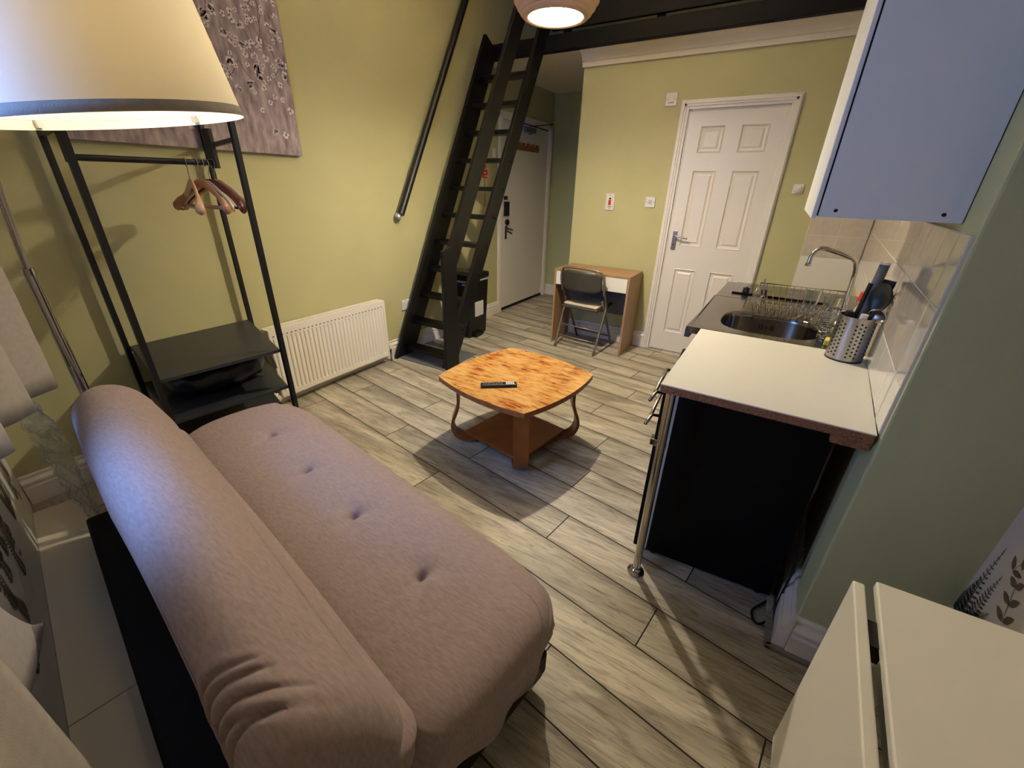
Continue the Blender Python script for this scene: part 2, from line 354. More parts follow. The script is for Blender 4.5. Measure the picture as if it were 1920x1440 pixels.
# kitchen wall, chimney face, right wall
def kslab(x0off, x1off, y0, y1, z0, z1, mb):
    return mb.hexa([(kx(y0)+x0off, y0, z0), (kx(y0)+x1off, y0, z0), (kx(y1)+x1off, y1, z0), (kx(y1)+x0off, y1, z0), (kx(y0)+x0off, y0, z1), (kx(y0)+x1off, y0, z1), (kx(y1)+x1off, y1, z1), (kx(y1)+x0off, y1, z1)])
mb = kslab(.004, .2, 1.33, 4.14, 0, HT, MB()); struct(mb, 'wall_kitchen', 'olive')
mb = MB(); mb.box((.361, 1.322, 0), (.80, 1.45, HT)); struct(mb, 'wall_chimney', 'olive_shaded', bevel=.006)
# right wall papered with ferns and leaf sprigs
def leafpoly(mb, P, base, d, w, L_, up, side):
    """pointed leaf lying in the wall plane: base point, direction angle d, width w, length L_"""
    pts = []
    for t, a in ((0, 0), (.2, .7), (.45, 1), (.75, .7), (1, 0), (.75, -.7), (.45, -1), (.2, -.7)):
        x = math.cos(d)*t*L_-math.sin(d)*a*w; y = math.sin(d)*t*L_+math.cos(d)*a*w
        pts.append(P(base[0]+x, base[1]+y))
    mb.face(pts)
def fern(mb, P, bx, by, ang, L_, lw=.012, n=16):
    for i in range(n):
        t = i/n; x = bx+math.cos(ang+.10*t)*L_*t; y = by+math.sin(ang+.10*t)*L_*t; l = lw*(1-t)*1.6+.004
        for sgn in (-1, 1): leafpoly(mb, P, (x, y), ang+sgn*1.15, l*.16, l, 0, 0)
    for i in range(n): 
        t = i/n; x = bx+math.cos(ang+.10*t)*L_*t; y = by+math.sin(ang+.10*t)*L_*t
        leafpoly(mb, P, (x, y), ang+.10*t, .0012, L_/n*1.3, 0, 0)
def sprig(mb, P, bx, by, ang, L_, lw=.026, n=5):
    for i in range(n):
        t = i/n; x = bx+math.cos(ang)*L_*t; y = by+math.sin(ang)*L_*t
        for sgn in (-1, 1): leafpoly(mb, P, (x, y), ang+sgn*.95, lw*.24, lw*(1.1-.4*t), 0, 0)
    leafpoly(mb, P, (bx+math.cos(ang)*L_, by+math.sin(ang)*L_), ang, lw*.22, lw, 0, 0)
    leafpoly(mb, P, (bx, by), ang, .0012, L_, 0, 0)
mb = MB(); mb.box((.662, on_window(.66)-.1, 0), (.80, 1.322, HT)); mb.mi = 1
PR = lambda a, z: (.6612, a, z)
rr = random.Random(3)
for (y, z, an, L_) in ((1.275, .40, 1.44, .27), (1.240, .42, 1.48, .20), (1.298, .42, 1.50, .14), (1.215, .44, 2.2, .15), (1.25, .42, 1.9, .12)): fern(mb, PR, y, z, an, L_, .022)
mb.mi = 2
sprig(mb, PR, 1.155, .555, 1.2, .13, .040, 3); sprig(mb, PR, 1.225, .655, 1.9, .14, .034, 3)
for k in range(46):
    y, z = rr.uniform(-.3, 1.1), rr.uniform(.2, 2.2); mb.mi = 1+(k % 2)
    (fern if k % 2 == 0 else sprig)(mb, PR, y, z, rr.uniform(1, 2.2), rr.uniform(.12, .24), .03)
struct(mb, 'wall_right', ['paperw', 'leaf', 'leaf2'], fixn=False)
# window wall with opening, papered
mb = MB()
def wbox(u0, u1, v0_, v1_, z0, z1, mb): return mb.hexa([UV(u0, v0_, z0), UV(u1, v0_, z0), UV(u1, v1_, z0), UV(u0, v1_, z0), UV(u0, v0_, z1), UV(u1, v0_, z1), UV(u1, v1_, z1), UV(u0, v1_, z1)])
UA, UB, ZA, ZB = -2.3, -.52, .76, 2.25
wbox(-2.95, UA, WV-.12, WV, 0, HT, mb); wbox(UB, .9, WV-.12, WV, 0, HT, mb); wbox(UA, UB, WV-.12, WV, 0, ZA, mb); wbox(UA, UB, WV-.12, WV, ZB, HT, mb)
PWn = lambda a, z: UV(a, WV+.0012, z)
for k in range(70):
    u, z = rr.uniform(-2.75, -.5), rr.uniform(.05, .70); mb.mi = 1+(k % 2)
    (fern if k % 3 else sprig)(mb, PWn, u, z, rr.uniform(.8, 2.4), rr.uniform(.1, .25), .03)
struct(mb, 'wall_window', ['paperw', 'leaf', 'leaf2'], fixn=False)
mb = MB()
for (a, b_, c, d) in ((UA, UA+.05, ZA, ZB), (UB-.05, UB, ZA, ZB), (UA, UB, ZA, ZA+.05), (UA, UB, ZB-.05, ZB), (UA, UB, 1.5, 1.54)): wbox(a, b_, WV-.1, WV-.04, c, d, mb)
w1 = struct(mb, 'window_1', 'wpaint')
mb = MB(); wbox(UA+.05, UB-.05, WV-.072, WV-.068, ZA+.05, ZB-.05, mb); mb.build('window_pane', 'pane', w1)
mb = MB(); wbox(UA-.04, UB+.04, WV-.03, WV+.02, ZA-.03, ZA, mb); mb.build('window_sill', 'wpaint', w1)
# ceilings
mb = MB(); mb.box((XL-.15, -.9, HT), (1.0, 5.75, HT+.1)); struct(mb, 'ceiling', 'ceil')
mb = MB(); mb.box((XL-.028, 3.985, 2.507), (.75, 5.60, 2.55)); struct(mb, 'ceiling_loft', 'ceil')
# coving on the door wall
mb = MB(); prof = [(0, 0), (-.016, 0), (-.018, .034), (-.028, .038), (-.034, .052), (-.060, .084), (-.098, .100), (-.10, .107), (0, .107)]
a = [mb.bm.verts.new((-1.83, YD+p_[0], 2.40+p_[1])) for p_ in prof]; b = [mb.bm.verts.new((.6, YD+p_[0], 2.40+p_[1])) for p_ in prof]
for i in range(len(prof)): mb._f([a[i], a[(i+1)%len(prof)], b[(i+1)%len(prof)], b[i]])
mb._f(a); mb._f(b[::-1]); struct(mb, 'trim_2', 'ceil')
# loft floor edge beam and the boards above it
mb = MB(); mb.box((XL-.02, 3.98, 2.506), (.56, 4.05, 2.622)); o = mb.build('loft_beam', 'blackb', bevel=.004); tag(o, 'long black timber beam carrying the front edge of the sleeping loft', 'beam')
mb = MB(); mb.box((-2.075, 3.975, 2.646), (.60, 4.01, 3.0)); o = mb.build('loft_guard_board', 'blackb', bevel=.003); tag(o, 'black guard board above the loft beam with a thin gap below it', 'guard board')
mb = MB()
for x in (-1.98, -1.2, -.3, .5): mb.box((x, 4.012, 2.625), (x+.06, 4.05, 2.99))
mb.build_each('batten', 'black', o)
mb = MB(); mb.box((XL-.02, 4.06, 2.555), (.75, 5.28, 2.61)); struct(mb, 'floor_loft', 'wood_l')
# skirtings
def skirt(mb, p, q, n, h=.15, t=.022):
    p, q, n = Vector(p), Vector(q), Vector(n).normalized()
    pr = [(0, 0), (t, 0), (t, h*.58), (t*.62, h*.61), (t*.60, h*.65), (t*.88, h*.69), (t*.86, h*.76), (t*.5, h*.84), (t*.30, h*.87), (t*.42, h*.91), (t*.38, h*.97), (t*.2, h), (0, h)]
    A = [mb.bm.verts.new(p+n*a+Vector((0, 0, b))) for a, b in pr]; B = [mb.bm.verts.new(q+n*a+Vector((0, 0, b))) for a, b in pr]
    for i in range(len(pr)): mb._f([A[i], A[(i+1)%len(pr)], B[(i+1)%len(pr)], B[i]])
    mb._f(A); mb._f(B[::-1])
mb = MB(); skirt(mb, (XL, on_window(XL)+.0, 0), (XL, 3.96, 0), (1, 0, 0)); skirt(mb, (XL-.028, 3.97, 0), (XL-.028, 4.30, 0), (1, 0, 0), .145); struct(mb, 'baseboard_left', 'wpaint')
mb = MB(); skirt(mb, (XL-.02, 5.60, 0), (-1.82, 5.60, 0), (0, -1, 0)); struct(mb, 'baseboard_hall', 'wpaint')
mb = MB(); skirt(mb, (-1.82, YD, 0), (DL-.055, YD, 0), (0, -1, 0)); struct(mb, 'baseboard_back', 'wpaint')
mb = MB(); skirt(mb, (.361-.0, 1.322, 0), (.662, 1.322, 0), (0, -1, 0), .155, .04); skirt(mb, (kx(1.30)+.004, 1.292, 0), (kx(2.1)+.004, 2.1, 0), (-1, 0, 0), .155, .04)
struct(mb, 'baseboard_kitchen', 'wpaint')
mb = MB(); mb.box((.30, 1.27, 0), (.66, 1.292, .018)).box((.30, 1.27, 0), (.325, 2.0, .018)); struct(mb, 'trim_3', 'floor', bevel=.006)
# white boxed ledge on the floor under the window
mb = MB()
for (ua, ub) in ((-2.66, -1.375), (-1.372, .5)): wbox(ua, ub, WV+.001, -.135, 0, .012, mb)
struct(mb, 'trim_4', 'ledge', bevel=.002)

# ------------------------------------------------------------------ white six panel door
def frame_door(): 
    mb = MB(); y = YD
    for (x0, x1) in ((DL-.065, DL), (DR, DR+.065)):
        mb.box((x0, y-.018, 0), (x1, y, DT+.065)).box((x0+.006 if x0 < DL else x0+.02, y-.026, 0), (x1-.02 if x0 < DL else x1-.006, y-.018, DT+.058))
        mb.box((x0+.012 if x0 < DL else x0+.036, y-.032, 0), (x1-.036 if x0 < DL else x1-.012, y-.026, DT+.052))
    mb.box((DL, y-.018, DT), (DR, y, DT+.065)).box((DL-.045, y-.026, DT+.02), (DR+.045, y-.018, DT+.058)).box((DL-.04, y-.032, DT+.036), (DR+.04, y-.026, DT+.052))
    mb.box((DL, y, 0), (DL+.012, y+.12, DT)).box((DR-.012, y, 0), (DR, y+.12, DT)).box((DL, y, DT-.012), (DR, y+.12, DT))
    return struct(mb, 'trim_5', 'wpaint', bevel=.002)
frame_door()
x0, x1 = DL+.008, DR-.008; mb = MB(); yf = YD+.004
PX = [(-.760, -.575), (-.458, -.262)]; PZ = [(1.73, 1.925), (.995, 1.605), (.19, .80)]
# slab front built as a grid so the six panels can sink in
xs = [x0, PX[0][0], PX[0][1], PX[1][0], PX[1][1], x1]; zs = [.006, .19, .80, .995, 1.605, 1.73, 1.925, DT-.012]
for i in range(5):
    for j in range(7):
        a, b_, c, d = xs[i], xs[i+1], zs[j], zs[j+1]
        if i in (1, 3) and j in (1, 3, 5):
            rings = [(0, 0), (.006, -.003), (.014, .008), (.030, .011), (.044, .003), (.050, .003)]
            prev = None
            for ins, dep in rings:
                r_ = [mb.bm.verts.new((a+ins, yf+dep, c+ins)), mb.bm.verts.new((b_-ins, yf+dep, c+ins)), mb.bm.verts.new((b_-ins, yf+dep, d-ins)), mb.bm.verts.new((a+ins, yf+dep, d-ins))]
                if prev:
                    for q in range(4): mb._f([prev[q], prev[(q+1)%4], r_[(q+1)%4], r_[q]])
                prev = r_
            mb._f(prev)
        else: mb.face([(a, yf, c), (b_, yf, c), (b_, yf, d), (a, yf, d)])
mb.box((x0, yf+.012, .006), (x1, yf+.04, DT-.012))
bmesh.ops.remove_doubles(mb.bm, verts=mb.bm.verts, dist=.0002)
d1 = struct(mb, 'door_1', 'door', fixn=False)
mb = MB(); hx, hz = -.806, 1.05; mb.box((hx-.019, yf-.009, hz-.09), (hx+.019, yf-.001, hz+.075)); hp = mb.build('handle_plate', 'chrome', d1, bevel=.003)
mb = MB(); mb.tube(smoothpath([(hx, yf-.008, hz+.03), (hx, yf-.042, hz+.03), (hx+.02, yf-.052, hz+.03), (hx+.06, yf-.052, hz+.024), (hx+.115, yf-.05, hz+.016)], 5), .0085, 10); mb.build('lever', 'chrome', hp, smooth=True)
mb = MB(); mb.cyl((hx, yf-.0095, hz-.045), (hx, yf-.0088, hz-.045), .006, 12); mb.build('keyhole', 'dark', hp)

# ------------------------------------------------------------------ hall door on the left
HX = XL-.028
mb = MB()
for (ya, yb) in ((4.30, 4.375), (5.49, 5.565)): mb.box((HX, ya, 0), (HX+.02, yb, 2.17)); mb.box((HX+.02, ya+.012, 0), (HX+.028, yb-.03, 2.16))
mb.box((HX, 4.30, 2.10), (HX+.02, 5.565, 2.17)).box((HX-.1, 4.36, 0), (HX, 4.375, 2.11)).box((HX-.1, 5.49, 0), (HX, 5.50, 2.11))
struct(mb, 'trim_6', 'wpaint', bevel=.003)
mb = MB(); mb.box((HX-.045, 4.385, .035), (HX-.005, 5.485, 2.09)); d2 = struct(mb, 'door_2', 'door', bevel=.002)
mb = MB(); mb.box((HX-.04, 4.385, .001), (HX-.002, 5.485, .034)); mb.build('dark_strip', 'dark', d2)  # near-black strip filling the gap below the hall door
mb = MB(); mb.box((HX-.005, 4.44, 1.305), (HX+.012, 4.50, 1.345)).box((HX-.005, 4.44, 1.13), (HX+.025, 4.525, 1.285)); mb.build('lock_case', 'blackp', d2, bevel=.003)
mb = MB(); mb.lathe([(.0, .03), (.03, .03), (.036, .02), (.03, 0), (0, 0)], 20, Matrix.Translation((HX-.005, 4.50, 1.06)) @ Matrix.Rotation(R(90), 4, 'Y')); mb.build('door_knob', 'blackm', d2, smooth=True)
mb = MB(); mb.box((HX-.005, 4.475, .87), (HX+.006, 4.50, 1.02)); mb.bar((HX+.008, 4.50, .995), (HX+.012, 4.63, .965), .008, .01); mb.bar((HX+.008, 4.50, .965), (HX+.012, 4.61, .925), .008, .01); mb.build('key_bunch', 'blackm', d2)
mb = MB(); mb.box((HX-.005, 4.85, 2.02), (HX+.04, 5.08, 2.075)); mb.cyl((HX+.02, 4.96, 2.0), (HX+.02, 4.96, 2.02), .018); cl_ = mb.build('door_closer', 'grey', d2, bevel=.004)
mb = MB(); mb.bar((HX+.03, 4.96, 2.085), (HX+.14, 5.30, 2.14), .02, .01); mb.bar((HX+.14, 5.30, 2.14), (HX+.02, 5.50, 2.15), .02, .01); mb.bar((HX+.02, 4.62, 2.10), (HX+.03, 5.40, 2.085), .012, .012); mb.build_each('closer_arm', 'blackm', cl_)
mb = MB(); mb.box((HX-.004, 4.66, 1.83), (HX+.012, 5.22, 1.91)); hr = mb.build('coat_hook_rail', 'wood_m', bevel=.002); tag(hr, 'brown wooden hook rail fixed across the upper part of the hall door', 'hook rail')
mb = MB()
for k in range(5): mb.tube([(HX+.012, 4.72+k*.11, 1.885), (HX+.04, 4.72+k*.11, 1.88), (HX+.05, 4.72+k*.11, 1.92)], .005, 6)
mb.build_each('hook', 'chrome', hr)

# ------------------------------------------------------------------ wall fittings
def plate(name, x, z, w, h, label, cat, extra):
    t = thing(name, (x, YD, z), label, cat)
    mb = MB(); mb.box((x-w/2, YD-.010, z-h/2), (x+w/2, YD, z+h/2)); mb.build('face_plate', 'wplastic', t, bevel=.003)
    for nm, mt, (a, b_, c, d), dep in extra:
        mb = MB(); mb.box((x+a, YD-.010-dep, z+b_), (x+c, YD-.0095, z+d)); mb.build(nm, mt, t, bevel=.001)
    return t
plate('wall_switch', -1.024, 2.118, .088, .090, 'white square pull-style switch plate above and left of the white panelled door', 'switch', [('rocker', 'wplastic', (-.022, -.022, .022, .022), .006), ('screw_cap', 'grey', (-.034, -.003, -.028, .003), .001), ('screw_cap', 'grey', (.028, -.003, .034, .003), .001), ('shadow_line', 'grey', (-.022, -.026, .022, -.022), .002)])
plate('cooker_switch', -1.446, 1.338, .085, .146, 'tall white switch plate with a red rocker on the green wall above the desk', 'switch', [('rocker', 'red', (-.012, -.028, .012, .014), .007), ('indicator', 'blackp', (-.010, .020, .010, .034), .002), ('printed_mark', 'paint_line', (-.018, -.046, .018, -.040), .0005), ('screw_cap', 'grey', (-.004, .054, .004, .062), .001), ('screw_cap', 'grey', (-.004, -.062, .004, -.054), .001)])
plate('fused_spur', -1.07, 1.348, .086, .086, 'small white square spur plate just left of the white panelled door frame', 'switch', [('fuse_holder', 'silverp', (-.014, -.016, .014, .016), .003), ('screw_cap', 'grey', (-.034, -.003, -.027, .003), .001), ('screw_cap', 'blackp', (.027, -.003, .034, .003), .001)])
t = thing('thermostat_knob', (.032, YD, 1.480), 'small round white wall thermostat between the white door frame and the wall cupboard', 'thermostat')
mb = MB(); mb.box((-.003, YD-.012, 1.445), (.067, YD, 1.515)); mb.build('base_plate', 'wplastic', t, bevel=.012, seg=4)
mb = MB(); mb.lathe([(0, .02), (.022, .02), (.025, .012), (.025, 0)], 24, Matrix.Translation((.032, YD-.010, 1.480)) @ Matrix.Rotation(R(90), 4, 'X')); mb.build('dial', 'wpaint', t, smooth=True)
t = thing('wall_socket', (XL, 2.74, .44), 'white double socket low on the left wall behind the foot of the ladder', 'socket')
mb = MB(); mb.box((XL, 2.67, .395), (XL+.010, 2.815, .485)); mb.build('face_plate', 'wplastic', t, bevel=.003)
mb = MB(); mb.box((XL+.010, 2.69, .445), (XL+.014, 2.715, .47)).box((XL+.010, 2.77, .445), (XL+.014, 2.795, .47)); mb.build_each('switch', 'wplastic', t)
mb = MB(); mb.box((XL, 3.83, 2.30), (XL+.03, 3.93, 2.44)); o = mb.build('junction_box', 'wplastic', bevel=.004); tag(o, 'small white box high on the left wall beside the top of the ladder', 'box')
# red hanging souvenir with its cord, behind the ladder
t = thing('hanging_ornament', (XL-.02, 4.03, 1.66), 'red and white ornament hanging from a dark cord on the wall behind the ladder rungs', 'ornament')
mb = MB(); mb.box((HX, 3.99, 1.52), (HX+.012, 4.09, 1.60)).box((HX, 4.01, 1.62), (HX+.010, 4.07, 1.73)); mb.build('tag', 'red', t, bevel=.004)
mb = MB(); mb.box((HX+.012, 4.03, 1.535), (HX+.0135, 4.085, 1.545)).box((HX+.012, 4.02, 1.565), (HX+.0135, 4.06, 1.575)).box((HX+.010, 4.02, 1.645), (HX+.0115, 4.06, 1.66)); mb.build_each('white_band', 'paper', t)
mb = MB(); mb.tube([(HX+.005, 4.04, 1.80), (HX+.006, 4.04, 1.52), (HX+.006, 4.045, 1.36), (HX+.008, 4.04, 1.24)], .0025, 6); mb.build('cord', 'blackm', t)
mb = MB(); mb.box((HX, 4.19, 1.72), (HX+.008, 4.245, 1.81)); o = mb.build('light_switch', 'wplastic', bevel=.002); tag(o, 'white light switch on the hall wall seen between ladder rungs beside the hall door frame', 'switch')
# ------------------------------------------------------------------ radiator
RX0, RX1, RY0, RY1, RZ0, RZ1 = XL+.018, XL+.105, 1.385, 2.385, .072, .562
t = thing('radiator', (XL+.06, 1.885, 0), 'white panel radiator with vertical ribs low on the left green wall', 'radiator')
mb = MB()
ny = 0; pts = []; nr = 30; per = (RY1-RY0-.04)/nr
def rx(y):
    ph = ((y-RY0-.02)/per) % 1
    return RX1-.006+(.006 if .28 < ph < .72 else (.006*max(0, 1-abs(ph-(.28 if ph < .5 else .72))/.14)))
ys = [RY0+.02+per*(i/8) for i in range(nr*8+1)]
za, zb = RZ0+.045, RZ1-.075
for i in range(len(ys)-1):
    a, b_ = ys[i], ys[i+1]; xa, xb = rx(a), rx(b_); xf = RX1-.001
    mb.face([(xa, a, za), (xb, b_, za), (xb, b_, zb), (xa, a, zb)])
    mb.face([(xf, a, RZ0+.03), (xf, b_, RZ0+.03), (xb, b_, za), (xa, a, za)])
    mb.face([(xa, a, zb), (xb, b_, zb), (xf, b_, zb+.015), (xf, a, zb+.015)])
mb.face([(RX1-.001, RY0+.02, RZ0), (RX1-.001, RY1-.02, RZ0), (RX1-.001, RY1-.02, RZ0+.03), (RX1-.001, RY0+.02, RZ0+.03)])
mb.face([(RX1-.001, RY0+.02, zb+.015), (RX1-.001, RY1-.02, zb+.015), (RX1-.001, RY1-.02, RZ1-.004), (RX1-.001, RY0+.02, RZ1-.004)])
mb.box((RX0+.02, RY0+.022, RZ0), (RX1-.012, RY1-.022, RZ1-.02)); mb.mi = 1
for i in range(nr): y = RY0+.02+per*(i+.0)+.004; mb.box((RX1-.0012, y, zb+.024), (RX1+.0004, y+.011, zb+.031))
mb.build('ribbed_panel', ['rad', 'grey'], t, fixn=False)
mb = MB(); mb.box((RX0, RY0, RZ0), (RX1, RY0+.02, RZ1)).box((RX0, RY1-.02, RZ0), (RX1, RY1, RZ1)); mb.build_each('end_panel', 'rad', t, bevel=.004)
mb = MB(); mb.box((RX0, RY0+.02, RZ1-.008), (RX0+.008, RY1-.02, RZ1)).box((RX1-.010, RY0+.02, RZ1-.008), (RX1, RY1-.02, RZ1))
for i in range(100): y = RY0+.024+i*(RY1-RY0-.05)/99; mb.box((RX0+.006, y, RZ1-.006), (RX1-.008, y+.004, RZ1-.003))
for j in range(3): mb.box((RX0+.018+j*.02, RY0+.02, RZ1-.0055), (RX0+.022+j*.02, RY1-.02, RZ1-.002))
mb.build('top_grille', 'rad', t)
mb = MB(); mb.tube(smoothpath([(RX1-.03, RY0+.005, .10), (RX1-.03, RY0-.04, .10), (RX1-.03, RY0-.045, .06), (RX1-.03, RY0-.045, 0.0)], 4), .010, 10)
mb.build('pipe', 'chrome', t, smooth=True); mb = MB(); mb.tube([(RX1-.03, RY1-.005, .10), (RX1-.03, RY1+.035, .10)], .010, 10); mb.build('pipe', 'chrome', t, smooth=True); mb = MB(); mb.tube([(RX1-.03, RY1+.035, .12), (RX1-.03, RY1+.035, 0.0)], .009, 10); mb.build('pipe', 'chrome', t, smooth=True)
mb = MB(); mb.cyl((RX1-.03, RY0-.045, .10), (RX1+.045, RY0-.05, .10), .021, 20, .019); mb.build('valve_knob', 'wplastic', t, bevel=.004)
mb = MB(); mb.cyl((RX1-.03, RY1+.035, .12), (RX1-.03, RY1+.035, .16), .017, 20, .014); mb.build('valve_cap', 'wplastic', t, bevel=.003)

# ------------------------------------------------------------------ canvas with blossom print
CY0, CY1, CZ0, CZ1, CX = .76, 1.905, 1.595, 2.62, XL+.003
mb = MB(); mb.box((CX, CY0, CZ0), (CX+.03, CY1, CZ1)); rr = random.Random(11)
xf = CX+.0306
def blob(y, z, r, n=7):
    mb.face([(xf+.0004, y+r*math.cos(2*math.pi*k/n)*rr.uniform(.7, 1.1), z+r*math.sin(2*math.pi*k/n)*rr.uniform(.7, 1.1)) for k in range(n)])
mb.mi = 2                                              # trailing dark branches
for k in range(60):
    y = rr.uniform(CY0+.03, CY1-.03); z = rr.uniform(CZ0+.42, CZ1-.02); dy = rr.uniform(-.03, .03)
    for s_ in range(rr.randint(2, 5)):
        y2, z2 = y+dy+rr.uniform(-.012, .012), z-rr.uniform(.02, .05)
        if CY0 < y2 < CY1 and z2 > CZ0+.25: mb.face([(xf, y, z), (xf, y+.003, z), (xf, y2+.0035, z2), (xf, y2, z2)])
        y, z = y2, z2
for k in range(620):
    t_ = rr.random()**1.3; y = rr.uniform(CY0+.02, CY1-.02); z = CZ1-.02-t_*(CZ1-CZ0-.12)
    if z < CZ0+.3 and rr.random() < .7: continue
    r = rr.uniform(.009, .017); mb.mi = 1
    for q in range(5):
        a = q*1.257+rr.random(); blob(y+math.cos(a)*r*.8, z+math.sin(a)*r*.8, r*.55, 6)
    mb.mi = 2; mb.face([(xf+.0009, y+.003*math.cos(q*1.05), z+.003*math.sin(q*1.05)) for q in range(6)])
o = mb.build('canvas_picture', ['canvas', 'petal', 'petald'], fixn=False); tag(o, 'frameless lilac grey canvas of pale blossoms hanging on the green wall above the clothes rack', 'picture')

# ------------------------------------------------------------------ stair handrail on the wall
t = thing('wall_handrail', (XL+.06, 2.70, 1.2), 'sloping round black handrail fixed to the left wall beside the ladder', 'handrail')
pa, pb = Vector((XL+.06, 2.70, 1.215)), Vector((XL+.06, 3.90, 3.30-.03)); dr = (Vector((XL+.06, 3.655, 2.86))-pa).normalized(); pb = pa+dr*2.25
mb = MB(); mb.cyl(pa, pb, .029, 24); mb.build('rail', 'blackm', t, smooth=True, autos=40)
mb = MB(); mb.cyl(pa-dr*.03-Vector((.02, 0, 0)), pa+dr*.002-Vector((.02, 0, 0)), .026, 24); mb.build('end_cap', 'silverp', t)
mb = MB()
for s_ in (.12, 1.1, 2.0):
    c = pa+dr*s_; mb.tube([c+Vector((0, .0, -.02)), c+Vector((-.02, .02, -.05)), Vector((XL, c.y+.02, c.z-.05))], .006, 8)
mb.build_each('bracket', 'chrome', t)

# ------------------------------------------------------------------ ladder
t = thing('loft_ladder', (-2.47, 2.6, 0), 'steep black wooden ladder stair leading up to the loft beam', 'ladder')
LXa, LXc = -2.725, -2.215
KS = .5075; KX = .026; slope = Vector((0, KS, 1.0)).normalized(); nrm = Vector((0, slope.z, -slope.y))
def lean(mb):
    for v in mb.bm.verts: v.co.x += KX*v.co.z
def stringer(name, x, foot, L_, w=.150, th=.034):
    mb = MB(); f = Vector((x, foot, 0)); d = slope; h = nrm*w/2
    k = w/2/ slope.z*1.0
    b0 = Vector((x, foot-w/2/slope.z, 0)); b1 = Vector((x, foot+w/2/slope.z, 0)); t0 = b0+d*L_; t1 = t0+nrm*w
    sx = Vector((th/2, 0, 0))
    mb.hexa([b0-sx, b0+sx, b1+sx, b1-sx, t0-sx, t0+sx, t1+sx, t1-sx]); lean(mb); return mb.build(name, 'black', t, bevel=.003)
stringer('stringer', LXa, 2.585, 2.98, .205); stringer('stringer', LXc, 2.615, 3.35)
for k in range(11):
    z = .075+k*.2245; y = 2.61+z*KS
    mb = MB(); mb.box((LXa-.0, y-.058, z-.017), (LXc, y+.066, z+.017)); lean(mb); mb.build('tread', 'black', t, bevel=.003)
mb = MB()
for k in range(11):
    z = .075+k*.2245; y = 2.61+z*KS; mb.cyl((LXc+.016, y+.035, z), (LXc+.034, y+.035, z), .011, 10)
lean(mb)
mb.build_each('tread_bolt', 'blackm', t)
# newel board and raised handrail
mb = MB(); mb.hexa([(LXc+.018, 2.53, 0), (LXc+.045, 2.53, 0), (LXc+.045, 2.70, 0), (LXc+.018, 2.70, 0), (LXc+.018, 2.545, .985), (LXc+.045, 2.545, .985), (LXc+.045, 2.715, 1.03), (LXc+.018, 2.715, 1.03)])
mb.build('newel_board', 'black', t, bevel=.004)
mb = MB(); sx = Vector((.016, 0, 0)); b0 = Vector((LXc, 2.60, .93)); c0 = b0+nrm*.145; mb.hexa([b0-sx, b0+sx, c0+sx, c0-sx, b0+slope*2.55-sx, b0+slope*2.55+sx, c0+slope*2.55+sx, c0+slope*2.55-sx])
lean(mb); mb.build('handrail', 'black', t, bevel=.003)
mb = MB(); mb.box((-2.78, 2.50, .001), (-2.18, 2.98, .006)); o = mb.build('floor_mat', 'grey', bevel=.002); tag(o, 'thin dark grey mat on the floor under the ladder', 'mat')

# ------------------------------------------------------------------ bin
t = thing('pedal_bin', (-2.60, 3.42, 0), 'tall black plastic pedal bin with a white paper label standing behind the ladder', 'bin')
bx0, bx1, by0, by1 = -2.735, -2.48, 3.28, 3.62
mb = MB(); mb.hexa([(bx0+.02, by0+.02, .0), (bx1-.02, by0+.02, .0), (bx1-.02, by1-.02, .0), (bx0+.02, by1-.02, .0), (bx0, by0, .58), (bx1, by0, .58), (bx1, by1, .58), (bx0, by1, .58)]); mb.build('body', 'blackp', t, bevel=.02, seg=4)
mb = MB(); mb.box((bx0-.008, by0-.008, .592), (bx1+.008, by1+.008, .655)); mb.build('lid', 'blackp', t, bevel=.022, seg=4)
mb = MB(); mb.box((bx0-.002, by0-.002, .575), (bx1+.003, by1+.002, .590)); mb.build('rim_band', 'silverp', t, bevel=.003)
mb = MB(); mb.box((bx1-.008, 3.38, .22), (bx1-.004+.004, 3.52, .37)); lb = mb.build('paper_label', 'paper', t)
mb = MB(); mb.box((bx1-.03, 3.36, .01), (bx1+.02, 3.50, .045)); mb.build('pedal', 'blackm', t, bevel=.01)
mb = MB(); mb.box((-2.56, by0-.012, .55), (-2.50, by0+.0, .565)); mb.build('badge', 'silverp', t)

# ------------------------------------------------------------------ desk
t = thing('desk', (-1.40, 3.92, 0), 'small oak effect desk with a white drawer against the green wall', 'desk')
dx0, dx1, dy0, dy1, dz = -1.772, -1.035, 3.715, 4.112, .745
mb = MB(); mb.box((dx0, dy0, dz-.018), (dx1, dy1, dz)); mb.build('desktop', 'desk', t, bevel=.001)
mb = MB(); mb.box((dx0, dy0, 0), (dx0+.018, dy1, dz-.018)); mb.build('side_panel', 'deskv', t, bevel=.001)
mb = MB(); mb.box((dx1-.018, dy0, 0), (dx1, dy1, dz-.018)); mb.build('side_panel', 'deskv', t, bevel=.001)
mb = MB(); mb.box((dx0+.018, dy1-.04, .30), (dx1-.018, dy1-.025, dz-.018)); mb.build('back_panel', 'grey', t)
mb = MB(); cxm = (dx0+dx1)/2; zt, zb_ = dz-.020, dz-.145
pts = [(dx0+.020, zb_), (dx1-.020, zb_), (dx1-.020, zt), (cxm+.085, zt), (cxm+.05, zt-.025), (cxm-.05, zt-.025), (cxm-.085, zt), (dx0+.020, zt)]
mb.prism([(p_[0], p_[1]) for p_ in pts], 0, .018, Matrix(((1,0,0,0),(0,0,1,dy0-.001),(0,1,0,0),(0,0,0,1)))); drw = mb.build('drawer_front', 'white', t, bevel=.001)
mb = MB(); mb.box((dx0+.03, dy0+.02, zb_+.01), (dx1-.03, dy1-.06, zt-.04)); mb.build('drawer_box', 'dark', drw)

